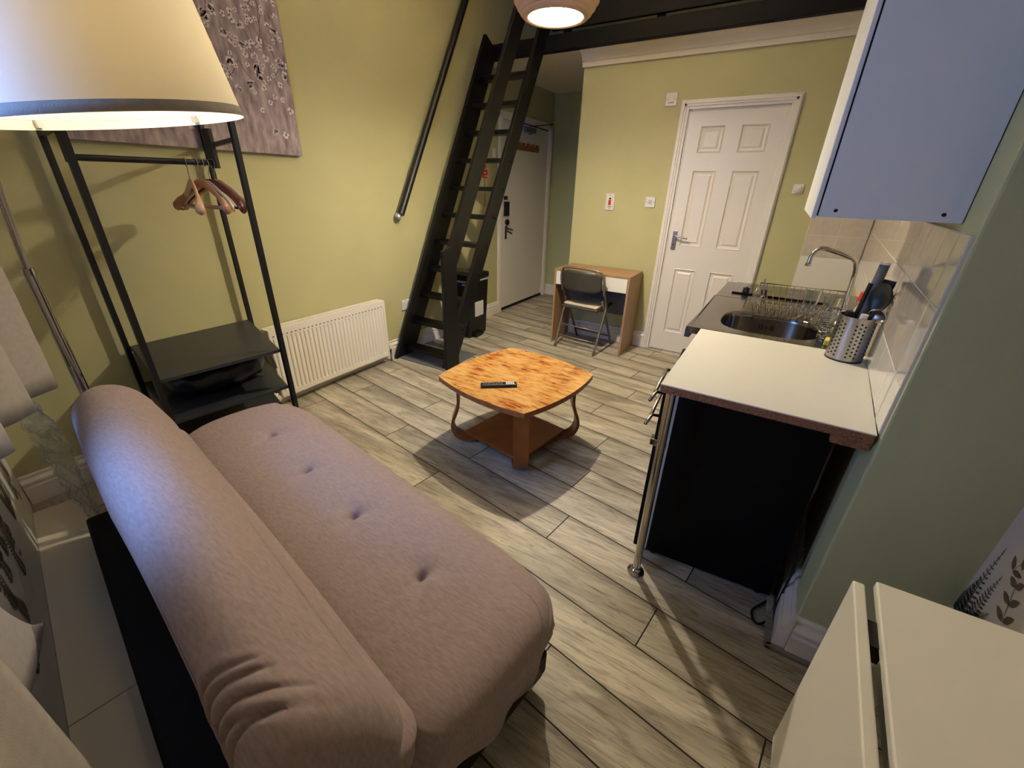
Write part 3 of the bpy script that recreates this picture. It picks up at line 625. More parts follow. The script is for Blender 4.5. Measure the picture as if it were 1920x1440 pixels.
# ------------------------------------------------------------------ folding chair
t = thing('folding_chair', (-1.44, 3.80, 0), 'folding metal chair with a padded seat tucked under the desk', 'chair')
ox, oy = Vector((.435, -.045, 0)), Vector((.040, .44, 0)); O = Vector((-1.679, 3.620, 0))      # across, towards the desk
def CH(a, b_, z): return O+ox*a+oy*b_+Vector((0, 0, z))
for a in (0, 1):
    mb = MB(); ia = .01 if a == 0 else -.01
    mb.tube(smoothpath([CH(a+ia*1, .0, 0.0), CH(a, .30, .34), CH(a, .36, .45), CH(a, .20, .60), CH(a, .10, .74)], 6), .0115, 10); mb.build('rear_leg' if False else 'leg', 'chairm', t, smooth=True)
    mb = MB(); mb.tube([CH(a*.9+.05, 1.0, 0.0), CH(a*.9+.05, .42, .40), CH(a*.9+.05, .25, .50)], .0105, 10); mb.build('leg', 'chairm', t, smooth=True)
mb = MB(); mb.tube([CH(0.0, .10, .115), CH(1, .10, .115)], .008, 8); mb.tube([CH(0.0, .19, .22), CH(1, .19, .22)], .008, 8); mb.tube([CH(.05, .86, .10), CH(.95, .86, .10)], .008, 8)
mb.build_each('cross_bar', 'chairm', t, smooth=True)
mb = MB()
def backf(u, v):
    a = .03+.94*u; z = .58+.19*v; w = (1-abs(2*u-1)**4*.0); x = a
    hh = 1-max(0, abs(2*u-1)-.75)/.25; zc = .675+(z-.675)*(1-.35*max(0, abs(2*u-1)-.7)/.3)
    return CH(x, .13-.10*math.sin(math.pi*u)-(zc-.6)*.3, zc)
mb.grid(backf, 20, 8); mb.build('backrest', 'chairb', t, smooth=True, solid=.018)
mb = MB(); pr = []
mb.tube(smoothpath([CH(0, .20, .56), CH(-.01, .12, .68), CH(.03, .09, .755), CH(.15, .045, .785), CH(.5, .02, .79), CH(.85, .045, .785), CH(.97, .09, .755), CH(1.01, .12, .68), CH(1, .20, .56)], 6), .0115, 10)
mb.build('back_frame', 'chairm', t, smooth=True)
mb = MB()
def seatp(inset, z0, z1):
    P = [CH(.06+inset, .08+inset, 0), CH(.94-inset, .08+inset, 0), CH(.90-inset, .98-inset, 0), CH(.10+inset, .98-inset, 0)]
    return mb.prism([(p_.x, p_.y) for p_ in P], z0, z1)
seatp(0, .405, .432); mb.build('seat_pan', 'chairb', t, bevel=.012, seg=3)
mb = MB(); seatp(.035, .432, .452); mb.build('seat_pad', 'seatfab', t, bevel=.009, seg=3)

# ------------------------------------------------------------------ coffee table
TC = Vector((-1.118, 1.922, 0)); A0 = R(35.5)
t = thing('coffee_table', TC, 'amber burl topped coffee table with bent wood legs in the middle of the floor', 'table')
def rad(a, r, z): return TC+Vector((math.cos(a)*r, math.sin(a)*r, z))
mb = MB(); pts = []
for k in range(4):
    a, b_ = rad(A0+k*math.pi/2, .456, 0), rad(A0+(k+1)*math.pi/2, .456, 0); mid = (a+b_)/2; out = (mid-TC).normalized()
    for i in range(14):
        s_ = i/14; pts.append(a.lerp(b_, s_)+out*.046*(1-(2*s_-1)**2))
mb.prism([(p_.x, p_.y) for p_ in pts], .447, .450); top = mb.build('tabletop', 'burl', t)
mb = MB(); pts2 = [TC+(p_-TC)*.998 for p_ in pts]; mb.prism([(p_.x, p_.y) for p_ in pts2], .418, .447); mb.build('top_edging', 'wood_e', t, bevel=.003)
for k in range(4):
    a = A0+k*math.pi/2; mb = MB()
    pf = [(.345, .418), (.345, .34), (.347, .27), (.362, .215), (.380, .165), (.384, .115), (.364, .065), (.32, .038), (.27, .036), (.20, .048)]
    mb.ribbon(smoothpath([rad(a, r, z) for r, z in pf], 6), (-math.sin(a), math.cos(a), 0), .082, .018); mb.build('leg', 'wood_m', t, smooth=True, autos=40)
mb = MB(); mb.prism([(rad(A0+k*math.pi/2, .315, 0).x, rad(A0+k*math.pi/2, .315, 0).y) for k in range(4)], .056, .072); mb.build('lower_shelf', 'wood_m', t, bevel=.002)
for k in range(4):
    c = rad(A0+k*math.pi/2, .235, 0); mb = MB(); mb.cyl(c+Vector((-.012, 0, .022)), c+Vector((.012, 0, .022)), .022, 16); mb.box(c+Vector((-.015, -.012, .02)), c+Vector((.015, .012, .055))); mb.build('castor', 'blackp', t)
# remote control
rc = Vector((-1.125, 1.735, .45)); ra = math.atan2(1.848-1.71+.0, -1.036+1.214)
t = thing('remote_control', rc, 'slim black remote control with pale buttons lying on the coffee table', 'remote')
Mr = Matrix.Translation(rc) @ Matrix.Rotation(ra, 4, 'Z')
mb = MB(); mb.box((-.098, -.022, 0), (.102, .022, .018), Mr); mb.build('body', 'blackp', t, bevel=.006, seg=3)
mb = MB()
for i in range(4):
    for j in range(3): mb.box((.042+i*.012, -.015+j*.011, .018), (.051+i*.012, -.007+j*.011, .0200), Mr)
mb.build('pale_buttons', 'wplastic', t)
mb = MB()
for i in range(8):
    for j in range(3): mb.box((-.085+i*.014, -.015+j*.011, .018), (-.077+i*.014, -.008+j*.011, .0195), Mr)
mb.build('dark_buttons', 'grey', t)

# ------------------------------------------------------------------ pendant lantern
t = thing('pendant_lantern', PEND, 'round woven ceiling lantern glowing from its open underside', 'pendant lamp')
MP = Matrix.Translation(PEND)
prof = [(.146, -.105), (.163, -.108), (.188, -.085), (.216, -.045), (.230, .0), (.226, .05), (.207, .10), (.172, .145), (.150, .165), (.140, .175)]
sm = [(p_.x, p_.y) for p_ in smoothpath([Vector((a, b_, 0)) for a, b_ in prof], 5)]
mb = MB(); mb.lathe(sm, 64, MP); mb.build('woven_shade', 'rope', t, smooth=True, solid=.006)
mb = MB()
for k in range(14):
    i = 3+k*3; r_, z_ = sm[i]; mb.tube([PEND+Vector((math.cos(a)*(r_+.004), math.sin(a)*(r_+.004), z_)) for a in [2*math.pi*j/56 for j in range(56)]], .0022, 5, closed=True)
mb.build_each('cane_hoop', 'wood_l', t, smooth=True)
mb = MB(); mb.lathe([(0, -.092), (.138, -.092), (.145, -.088), (.138, -.084), (0, -.084)], 48, MP); mb.build('diffuser', 'diff', t, smooth=True)
mb = MB(); mb.tube([PEND+Vector((-.145, 0, .168)), PEND+Vector((0, 0, .168)), PEND+Vector((.145, 0, .168))], .003, 6); mb.cyl(PEND+Vector((0, 0, .16)), (PEND.x, PEND.y, HT), .004, 8); mb.cyl((PEND.x, PEND.y, HT-.03), (PEND.x, PEND.y, HT), .045, 24); mb.build('flex', 'wplastic', t)

# ------------------------------------------------------------------ arc floor lamp
t = thing('arc_floor_lamp', (-2.312, .42, 0), 'chrome arc floor lamp with a large cream drum shade hanging over the sofa', 'floor lamp')
mb = MB(); mb.lathe([(0, 0), (.135, 0), (.14, .006), (.135, .03), (.02, .034), (0, .034)], 40, Matrix.Translation((-2.312, .40, 0))); mb.build('base', 'chrome', t, smooth=True, autos=30)
mb = MB(); mb.cyl((-2.312, .40, .03), (-2.313, .40, 1.135), .0175, 20); mb.build('lower_pole', 'chrome', t, smooth=True, autos=40)
mb = MB(); mb.tube(smoothpath([(-2.313, .40, 1.13), (-2.255, .399, 1.28), (-2.19, .398, 1.42), (-2.06, .40, 1.66), (-1.86, .405, 1.88), (-1.62, .412, 2.02), (-1.40, .42, 2.04), (-1.26, .43, 1.97), (-1.215, .435, 1.87)], 8), .0115, 14); mb.build('arc_arm', 'chrome', t, smooth=True)
mb = MB(); mb.cyl((-2.313, .40, 1.115), (-2.312, .40, 1.14), .0195, 20); mb.build('collar', 'chrome', t)
SN = Vector((-.03, -.12, 1)).normalized(); MS = Matrix.Translation(LAMP) @ Vector((0, 0, 1)).rotation_difference(SN).to_matrix().to_4x4()
RB, RT, SH = .222, .188, .30
mb = MB(); mb.lathe([(RB, 0), (RB-(RB-RT)*.5, SH*.5), (RT, SH)], 72, MS); shd = mb.build('shade', 'shade', t, smooth=True)
mb = MB(); mb.lathe([(RB+.0015, .0), (RB+.0022, .0005), (RB-.0015, .018), (RB-.003, .0185)], 72, MS); mb.build('hem_tape', 'curtain', shd, smooth=True)
mb = MB()
for k in range(3):
    a = R(80+120*k); mb.tube([MS @ Vector((.012*math.cos(a), .012*math.sin(a), .27)), MS @ Vector((RT*math.cos(a), RT*math.sin(a), .285))], .0022, 6)
for a in (R(22), R(118), R(200), R(300)): mb.box((-.011, -.006, .004), (-.002, .006, .018), MS @ Matrix.Rotation(a, 4, 'Z') @ Matrix.Translation((RB, 0, 0)))
mb.cyl(MS @ Vector((0, 0, .22)), MS @ Vector((0, 0, .33)), .018, 16); mb.build_each('shade_fitting', 'chrome', shd)

# ------------------------------------------------------------------ open clothes rack
t = thing('clothes_rack', (-2.44, .93, 0), 'black metal clothes rack with dark shelves beside the radiator', 'clothes rack')
LF, RF, LB, RB_ = Vector((-2.15, .594, 0)), Vector((-2.085, 1.128, 0)), Vector((-2.755, .695, 0)), Vector((-2.745, 1.325, 0))
for p_ in (LF, RF, LB, RB_):
    mb = MB(); mb.box((p_.x-.011, p_.y-.011, 0), (p_.x+.011, p_.y+.011, 1.78)); mb.build('post', 'blackm', t, bevel=.001)
mb = MB(); up = (0, 0, 1)
for z in (1.602, 1.77, .04):
    mb.bar(LF+Vector((0, 0, z)), LB+Vector((0, 0, z)), .018, .018); mb.bar(RF+Vector((0, 0, z)), RB_+Vector((0, 0, z)), .018, .018)
for z in (1.77,): mb.bar(LF+Vector((0, 0, z)), RF+Vector((0, 0, z)), .018, .018); mb.bar(LB+Vector((0, 0, z)), RB_+Vector((0, 0, z)), .018, .018)
mb.build_each('cross_rail', 'blackm', t)
RLa, RLb = Vector((-2.435, .668, 1.513)), Vector((-2.415, 1.185, 1.518))
mb = MB(); mb.cyl(RLa, RLb, .0125, 14); mb.build('hanging_rail', 'blackm', t, smooth=True, autos=40)
for p_ in (RLa, RLb):
    mb = MB(); mb.box((p_.x-.03, p_.y-.008, 1.495), (p_.x+.03, p_.y+.008, 1.66)); mb.build('rail_bracket', 'blackm', t)
for z in (.650, .440, .215):
    mb = MB(); q = [(LF.x-.005, LF.y+.012), (RF.x-.005, RF.y-.012), (RB_.x, RB_.y-.012), (LB.x, LB.y+.012)]; mb.prism(q, z-.016, z); mb.build('shelf', 'greyshelf', t, bevel=.002)
# soft black bag on the middle shelf
t = thing('black_bag', (-2.42, .93, .44), 'soft black holdall lying on the middle shelf of the clothes rack', 'bag')
mb = MB(); rr = random.Random(8)
def bagf(u, v):
    th = 2*math.pi*u; ph = math.pi*v; r_ = abs(math.sin(ph))**.6
    y = .93-.235*math.cos(ph); x = -2.44+.17*r_*math.copysign(abs(math.cos(th))**.7, math.cos(th))+.008*math.sin(9*ph+2*th); z = .44+.075+.075*r_*math.copysign(abs(math.sin(th))**.6, math.sin(th))*(1+.12*math.sin(11*ph))
    return Vector((x, y, max(.4405, z)))
mb.grid(bagf, 28, 22, closeu=True); mb.build('bag_body', 'blackp', t, smooth=True)
mb = MB(); mb.tube(smoothpath([(-2.34, 1.08, .57), (-2.30, 1.12, .60), (-2.28, 1.16, .56), (-2.27, 1.17, .48)], 5), .006, 8); mb.build('strap', 'grey', t)

# ------------------------------------------------------------------ hangers
def hanger(pt, yawd, mt, label, k_=1.0, thin=1.0):
    t = thing('clothes_hanger', pt, label, 'hanger', 'wooden hangers on the rack rail')
    Mh = Matrix.Translation(pt) @ Matrix.Rotation(R(yawd), 4, 'Z')      # hanger plane = local XZ
    f = lambda x, z, y=0: Mh @ Vector((x, y, z))
    mb = MB(); mb.tube([f(-.004, -.020)]+[f(.0185*math.cos(a), .0185*math.sin(a)-.004) for a in [R(200-i*20) for i in range(13)]]+[f(.006, -.035), f(0, -.048), f(0, -.085)], .0019, 6); mb.build('hook', 'chrome', t, smooth=True)
    mb = MB(); P = []; n = 16
    for i in range(n+1):
        s_ = -1+2*i/n; a = abs(s_); x = s_*.205*k_; z = -.085-.11*a**1.35-(.006 if a < .1 else 0); y = -.028*a*a
        w = .020-.006*a+(.010 if a > .86 else 0); th = (.007+(.013*(max(0, a-.55)/.45)**1.2))*thin; w *= (.5+.5*thin)
        P.append((f(x, z, y), w, th))
    ring = []
    for p_, w, th in P:
        row = []
        for k in range(10):
            an = 2*math.pi*k/10; row.append(mb.bm.verts.new(p_+Mh.to_3x3() @ Vector((0, math.cos(an)*th*1.0, math.sin(an)*w))))
        ring.append(row)
    for i in range(len(ring)-1):
        for k in range(10): mb._f([ring[i][k], ring[i][(k+1)%10], ring[i+1][(k+1)%10], ring[i+1][k]])
    mb._f(ring[0][::-1]); mb._f(ring[-1]); mb.build('shoulder', mt, t, smooth=True)
    mb = MB(); mb.cyl(f(-.185, -.195, -.02), f(.185, -.195, -.02), .0055, 10); mb.build('trouser_bar', mt, t, smooth=True)
    return t
def rp(s_): q = RLa.lerp(RLb, s_); return Vector((q.x, q.y, q.z+.0145-.0145+.002))
hanger(rp(.76), -14, 'wood_l', 'pale wooden hanger leftmost on the rack rail, swung out with a thick rounded end')
hanger(rp(.84), 4, 'wood_s', 'mid tan wooden hanger second from the left on the rack rail')
hanger(rp(.885), 8, 'wplastic', 'slim white hanger between the tan and the dark red ones on the rack rail', .93, .4)
hanger(rp(.925), 12, 'wood_d', 'dark red-brown wooden hanger second from the right on the rack rail')
hanger(rp(.975), 16, 'wood_l', 'pale wooden hanger rightmost on the rack rail against the bracket')

# ------------------------------------------------------------------ sofa bed
t = thing('sofa_bed', UV(-1.25, .3, 0), 'mauve brushed fabric click-clack sofa with button tufted seat in the foreground', 'sofa')
def closed_prof(P, n):
    P = [Vector((a, b_, 0)) for a, b_ in P]; N = len(P); out = []
    for i in range(N):
        p0, p1, p2, p3 = P[i-1], P[i], P[(i+1)%N], P[(i+2)%N]
        for k in range(n):
            s_ = k/n; out.append(.5*((2*p1)+(-p0+p2)*s_+(2*p0-5*p1+4*p2-p3)*s_*s_+(-p0+3*p1-3*p2+p3)*s_**3))
    return out
def loft_cushion(prof, u0, u1, rend, disp, nu=150, n=6, cen=None, shape=None):
    pr = closed_prof(prof, n); cen = cen or Vector((sum(p_.x for p_ in pr)/len(pr), sum(p_.y for p_ in pr)/len(pr), 0)); mb = MB(); rows = []
    U = []
    for i in range(nu+1):
        s_ = i/nu; U.append(u0+(u1-u0)*(.5-.5*math.cos(math.pi*(.12+.76*s_)))/(1) if False else None)
    # denser near the ends
    us = [rend*(1-math.cos(math.pi/2*k/14)) for k in range(15)]
    mids = [rend+(u1-u0-2*rend)*k/nu for k in range(1, nu)]
    allu = us+mids+[(u1-u0)-q for q in us[::-1]]
    for q in allu:
        e = min(q, (u1-u0)-q); s_ = 1 if e >= rend else math.sqrt(max(0, 1-(1-e/rend)**2)); s_ = max(s_, .02)
        sc = .55+.45*s_ if e > 1e-6 else .30; sc = .45+.55*s_**.8
        row = []
        for p_ in pr:
            x, y = cen.x+(p_.x-cen.x)*sc, cen.y+(p_.y-cen.y)*sc
            P3 = disp(u0+q, x, y, p_); row.append(mb.bm.verts.new(UV(P3[0], P3[1], P3[2])))
        rows.append(row)
    n_ = len(pr)
    for i in range(len(rows)-1):
        for k in range(n_): mb._f([rows[i][k], rows[i][(k+1)%n_], rows[i+1][(k+1)%n_], rows[i+1][k]])
    mb._f(rows[0][::-1]); mb._f(rows[-1]); return mb
BT = [(-1.824, .500), (-1.468, .492), (-1.112, .488), (-.748, .490)]
def hump(d, r): return math.exp(-(d/r)**2)
def seat_disp(u, v, z, p_):
    z2 = z
    if p_.y > .30:
        for bu, bv in BT:
            du, dv = u-bu, v-bv; d = math.hypot(du*1.0, dv*.8); z2 -= .011*hump(d, .045)+.034*hump(d, .012)
            z2 += .004*math.cos(3*math.atan2(dv, du))*hump(d-.045, .03)
        z2 += .006*math.sin(u*3.3+1)*hump(v-.45, .2)
    v2 = v
    if p_.x > .66: v2 -= .006*math.sin(u*40)*hump(z-.25, .06)*.5; v2 -= .05*hump(u+.38, .12)+.035*hump(u+2.2, .12)
    if u > -.50 and p_.y < .36: v2 += .004*math.sin(z*160)
    return (u+(.012*math.sin(v*34) if u > -.42 and p_.y < .33 else 0), v2, z2)
seat_prof = [(.235, .37), (.265, .398), (.34, .418), (.45, .426), (.56, .424), (.66, .410), (.735, .378), (.775, .325), (.785, .27), (.772, .215), (.73, .17), (.60, .15), (.40, .145), (.25, .155), (.20, .25)]
mb = loft_cushion(seat_prof, -2.215, -.385, .10, seat_disp, nu=260, n=12); mb.build('seat_cushion', 'sofa', t, smooth=True)
CREASE = [((-.690, -.045), (-.610, .045)), ((-.655, -.042), (-.575, .060)), ((-.610, -.040), (-.500, .105)), ((-.575, -.034), (-.505, .040)), ((-.545, -.030), (-.455, .125))]
def segd(u, v, a, b_):
    ax, ay = b_[0]-a[0], b_[1]-a[1]; t_ = ((u-a[0])*ax+(v-a[1])*ay)/(ax*ax+ay*ay); tc_ = max(-.25, min(1, t_)); bow = .006*math.sin(math.pi*max(0, min(1, t_)))
    d = ((u-a[0])*ay-(v-a[1])*ax)/math.hypot(ax, ay)-bow
    e = 0 if t_ == tc_ else abs(t_-tc_)*math.hypot(ax, ay)
    return math.hypot(d, e), max(0, 1-max(0, t_))
def back_disp(u, v, z, p_):
    v2, z2 = v, z
    near = max(0, min(1, (u+1.5)/1.0)); v2 += .034*near*max(0, (.12-v)/.17)
    if u > -.85 and z > .44:
        for a, b_ in CREASE:
            d, k = segd(u, v, a, b_)
            if d < .05:
                g = hump(d, .0048)*(.25+.75*k)-.22*hump(d-.014, .009)*(.3+.7*k)
                z2 -= .012*g*(1 if v > 0 else .5); v2 += .010*g*(1 if v < .05 else .3)
    z2 += .008*math.sin(u*2.4+.5)*(1 if p_.y > .6 else 0); v2 += .004*math.sin(u*4)*(1 if p_.y > .35 else 0)
    fold = hump(z-.455, .018)*hump(v-.232, .04); v2 -= .020*fold
    return (u, v2, z2)
back_prof = [(.262, .385), (.258, .425), (.238, .475), (.216, .535), (.190, .60), (.155, .66), (.105, .702), (.045, .715), (-.008, .692), (-.042, .64), (-.056, .57), (-.056, .49), (-.045, .40), (-.02, .31), (.03, .25), (.12, .23), (.22, .28)]
mb = loft_cushion(back_prof, -2.20, -.415, .085, back_disp, nu=400, n=12); mb.build('backrest', 'sofa', t, smooth=True)
mb = MB()
wbox(-2.11, -.42, -.147, .20, .06, .205, mb); wbox(-2.11, -.42, .16, .70, .06, .16, mb); mb.build('base_box', 'blackb', t, bevel=.012, seg=3)
for (u, v) in ((-2.0, -.08), (-2.0, .62), (-.55, -.08), (-.55, .62)):
    mb = MB(); c = UV(u, v, 0); mb.cyl(c, c+Vector((0, 0, .062)), .022, 16, .028); mb.build('leg', 'blackp', t)

# ------------------------------------------------------------------ curtains by the window
def curtain(name, path, z0, z1, label, amp=.0, hem=None):
    P = smoothpath(path, 8); mb = MB(); n = len(P); nz = 26
    for lay in (0,):
        g = mb.grid(lambda a, b_: (lambda i, s_: Vector((P[i].x, P[i].y, z0+(hem(i/(n-1)) if hem else 0)*(1-s_)+(z1-z0)*s_))+Vector((0, .004*math.sin(s_*9+i*.7), 0)))(min(n-1, int(round(a*(n-1)))), b_), n, nz)
    o = mb.build(name, 'curtain', smooth=True, solid=.006); tag(o, label, 'curtain', 'pale window curtains'); return o
curtain('curtain', [(-2.33, .12, 0), (-2.28, .25, 0), (-2.205, .318, 0), (-2.16, .27, 0), (-2.12, .18, 0), (-2.06, .19, 0), (-2.005, .212, 0), (-1.96, .16, 0), (-1.90, .06, 0), (-1.82, .08, 0), (-1.755, .113, 0), (-1.70, .06, 0), (-1.66, -.01, 0)],
        .725, 2.35, 'pale curtain gathered in three hanging folds between the floor lamp pole and window')
# flared curtain tail with a pointed corner
mb = MB()
def tail(a, b_):
    zt_ = .425+1.7*b_; flare = math.exp(-b_*9)
    x = -1.10-.245*flare*(1-a)+.36*a*(1-.2*flare)
    w = (WV+x*uy)/ux+.075+.006*math.sin(a*5)+.010*flare*(1-a)
    z = zt_+(.17*a**.7)*(1 if b_ < 1 else 1)*(1-b_)
    return Vector((x, w, z))
mb.grid(tail, 30, 30); o = mb.build('curtain', 'curtain', smooth=True, solid=.008); tag(o, 'pale curtain tail ending in a pointed corner beside the papered window wall', 'curtain', 'pale window curtains')
mb = MB()
def panel(a, b_):
    z = .20+2.1*b_; x = -.80+.05*b_+.46*a; w = (WV+x*uy)/ux+.135+.012*math.sin(a*13)*(a > .1)
    return Vector((x, w, z))
mb.grid(panel, 26, 20); o = mb.build('curtain', 'curtain', smooth=True, solid=.008); tag(o, 'smooth pale curtain panel nearest the lower left corner of the photo', 'curtain', 'pale window curtains')
mb = MB(); mb.tube([UV(-2.4, WV+.14, 2.36), UV(.5, WV+.14, 2.36)], .014, 14); o = mb.build('curtain_pole', 'chrome', smooth=True); tag(o, 'metal curtain pole above the window', 'curtain pole')
# crumpled clear plastic film hanging from the curtain down to the sofa back
rr = random.Random(21); cps = [Vector((-2.20, .21, .70)), Vector((-2.23, .225, .60)), Vector((-2.26, .235, .50)), Vector((-2.27, .24, .38)), Vector((-2.22, .235, .26)), Vector((-2.16, .24, .16)), Vector((-2.17, .25, .03))]
mb = MB(); CP = smoothpath(cps, 5)
def film(a, b_):
    i = min(len(CP)-1, int(round(b_*(len(CP)-1)))); w = .055+.03*math.sin(b_*5)
    th = (a-.5)*5.2; return CP[i]+Vector((math.sin(th)*w*.6+.010*math.sin(b_*37+a*9), math.cos(th)*w*.5+.008*math.sin(b_*51+a*23), .012*math.sin(a*19+b_*7)))
mb.grid(film, 22, len(CP)); o = mb.build('plastic_wrap', 'plastic_film', smooth=False, solid=.0006); tag(o, 'crumpled strip of clear plastic wrap hanging behind the far end of the sofa', 'plastic wrap')

# ------------------------------------------------------------------ kitchen
# fridge
Mf = Matrix.Translation((-.170, 1.455, 0)) @ Matrix.Rotation(R(3.5), 4, 'Z')
t = thing('fridge', (-.17, 1.46, 0), 'black undercounter fridge with two doors below the white worktop', 'fridge')
mb = MB(); mb.box((.0, 0, .03), (.475, .50, .80), Mf); mb.build('cabinet', 'blackfr', t, bevel=.004)
mb = MB(); mb.box((-.010, .004, .035), (0, .497, .795), Mf); mb.build('door_seal', 'silverp', t)
mb = MB(); mb.box((-.055, 0, .035), (-.010, .50, .565), Mf); mb.build('door', 'blackfr', t, bevel=.004)
mb = MB(); mb.box((-.055, 0, .575), (-.010, .50, .795), Mf); mb.build('door', 'blackfr', t, bevel=.004)
mb = MB(); mb.box((-.068, -.004, .555), (-.012, .035, .585), Mf); mb.build('hinge', 'chrome', t, bevel=.003)
for z in (.755, .655):
    mb = MB(); mb.tube([Mf @ Vector((-.055, .06, z)), Mf @ Vector((-.085, .055, z)), Mf @ Vector((-.095, -.01, z-.01))], .007, 8); mb.tube([Mf @ Vector((-.088, .05, z)), Mf @ Vector((-.088, .30, z)), Mf @ Vector((-.055, .30, z))], .007, 8); mb.build('door_handle', 'steel', t, smooth=True)
mb = MB()
for a, b_ in ((.03, .04), (.44, .04), (.03, .46), (.44, .46)): c = Mf @ Vector((a, b_, 0)); mb.cyl(c, c+Vector((0, 0, .032)), .016, 12)
mb.build_each('foot', 'blackp', t)
mb = MB(); mb.tube(smoothpath([(.345, 1.50, .30), (.335, 1.47, .12), (.325, 1.445, .02), (.30, 1.375, .008), (.268, 1.352, .008), (.255, 1.40, .008), (.285, 1.452, .008), (.315, 1.50, .012), (.33, 1.56, .02)], 8), .0045, 8)
o = mb.build('power_cord', 'blackp', smooth=True); tag(o, 'black power cord looped on the floor behind the fridge at the chimney corner', 'cord')
# worktop over the fridge
WK = [(-.219, 1.331), (.352, 1.328), (kx(2.066)-.002, 2.066), (-.211, 2.062)]
t = thing('worktop', (.05, 1.7, .838), 'white laminate worktop with a raw chipboard edge over the fridge', 'worktop')
wt = t; mb = MB(); mb.prism(WK, .8645, .868); mb.build('laminate_top', 'white', t)
mb = MB(); mb.prism([(a+.001*(1 if a < 0 else -1), b_+.001) for a, b_ in WK], .838, .8645); mb.build('chipboard_core', 'chip', t)
mb = MB(); mb.box((.265, 1.345, .805), (.350, 1.372, .8375)); o = mb.build('support_batten', 'chip', bevel=.002); tag(o, 'short brown wooden batten under the worktop end at the chimney corner', 'batten')
mb = MB(); mb.cyl((-.177, 1.345, .02), (-.183, 1.345, .838), .0155, 20); leg_ = mb.build('leg', 'chrome', wt, smooth=True, autos=40)
mb = MB(); mb.lathe([(0, 0), (.034, 0), (.034, .006), (.022, .012), (.024, .02), (.018, .026), (0, .026)], 28, Matrix.Translation((-.177, 1.345, 0))); mb.build('foot_flange', 'chrome', leg_, smooth=True, autos=30)
# sink unit
SK = [(-.278, 2.068), (kx(2.068)-.002, 2.068), (kx(3.38)-.002, 3.385), (-.237, 3.385)]
t = thing('sink_unit', (.05, 2.7, 0), 'stainless steel mini kitchen top with oval sink beside the white worktop', 'sink')
def sx_(y): return -.278+(y-2.068)*.0311
mb = MB()
# top with a rounded opening
bc = Vector((.055, 2.345)); ba, bb = .205, .200
def se(a, A, B, n=3.2): c, s_ = math.cos(a), math.sin(a); return (math.copysign(abs(c)**(2/n), c)*A, math.copysign(abs(s_)**(2/n), s_)*B)
N = 64; oc = []
rect = (-.26, .395, 2.10, 2.86)
def rectpt(a):
    c, s_ = math.cos(a), math.sin(a); ox_ = (rect[1]-bc.x) if c > 0 else (bc.x-rect[0]); oy_ = (rect[3]-bc.y) if s_ > 0 else (bc.y-rect[2])
    k = min(ox_/abs(c) if abs(c) > 1e-6 else 9, oy_/abs(s_) if abs(s_) > 1e-6 else 9); return (bc.x+c*k, bc.y+s_*k)
import math as _m
angs = sorted([2*math.pi*k/N for k in range(N)]+[math.atan2(yy-bc.y, xx-bc.x) % (2*math.pi) for xx in rect[:2] for yy in rect[2:]])
outer = [mb.bm.verts.new((*rectpt(a), .867)) for a in angs]; rings = [outer]
for sc, z in ((1.05, .867), (1.02, .866), (1.0, .861), (.985, .84), (.96, .74), (.90, .715), (.5, .708), (.12, .704)):
    rings.append([mb.bm.verts.new((bc.x+se(a, ba*sc, bb*sc)[0], bc.y+se(a, ba*sc, bb*sc)[1], z)) for a in angs])
for i in range(len(rings)-1):
    for k in range(len(angs)): mb._f([rings[i][k], rings[i][(k+1)%len(angs)], rings[i+1][(k+1)%len(angs)], rings[i+1][k]])
mb._f(rings[-1])
sink = mb.build('sink_bowl', 'sinktop', t, smooth=True, autos=35)
mb = MB()                                              # rim frame around the pressed top
def fr(x0, y0, x1, y1, z0=.858, z1=.868): mb.box((x0, y0, z0), (x1, y1, z1))
mb.prism([(sx_(2.068), 2.068), (kx(2.068)-.002, 2.068), (kx(2.1)-.002, 2.102), (sx_(2.10), 2.102)], .835, .868)
mb.prism([(sx_(2.1), 2.10), (-.258, 2.10), (-.258, 2.862), (sx_(2.862), 2.862)], .835, .868)
mb.prism([(.393, 2.10), (kx(2.1)-.002, 2.10), (kx(2.862)-.002, 2.862), (.393, 2.862)], .835, .868)
mb.prism([(sx_(2.862), 2.858), (kx(2.862)-.002, 2.858), (kx(3.385)-.002, 3.385), (sx_(3.385), 3.385)], .835, .868)
mb.build('top_rim', 'sinktop', t, bevel=.003)
mb = MB(); mb.prism([(sx_(2.068)-.001, 2.067), (sx_(2.068)+.022, 2.067), (sx_(3.385)+.022, 3.386), (sx_(3.385)-.001, 3.386)], .815, .856); mb.build('front_fascia', 'bodygrey', t)
mb = MB(); mb.box((-.20, 2.10, .05), (.38, 3.37, .66)); mb.build('cabinet', 'blackfr', t, bevel=.003)
mb = MB(); mb.box((-.235, 2.09, .09), (-.215, 2.72, .80)).box((-.235, 2.73, .09), (-.215, 3.37, .80)); mb.build_each('cabinet_door', 'bodygrey', t)
mb = MB(); mb.cyl((bc.x, bc.y+bb*.955, .80), (bc.x, bc.y+bb*.93, .80), .011, 16); mb.build('overflow_screw', 'chrome', t)
mb = MB()
for dx in (-.032, -.020, .020, .032): mb.box((bc.x+dx-.003, bc.y+bb*.955-.004, .785), (bc.x+dx+.003, bc.y+bb*.955+.004, .815))
mb.build('overflow_slot', 'dark', t)
mb = MB()                                              # pressed drainer ribs
for k in range(7): mb.tube([(-.08+k*.055, 2.60, .8675), (-.08+k*.055, 2.83, .8675)], .003, 6)
mb.build('drainer_rib', 'sinktop', t, smooth=True)
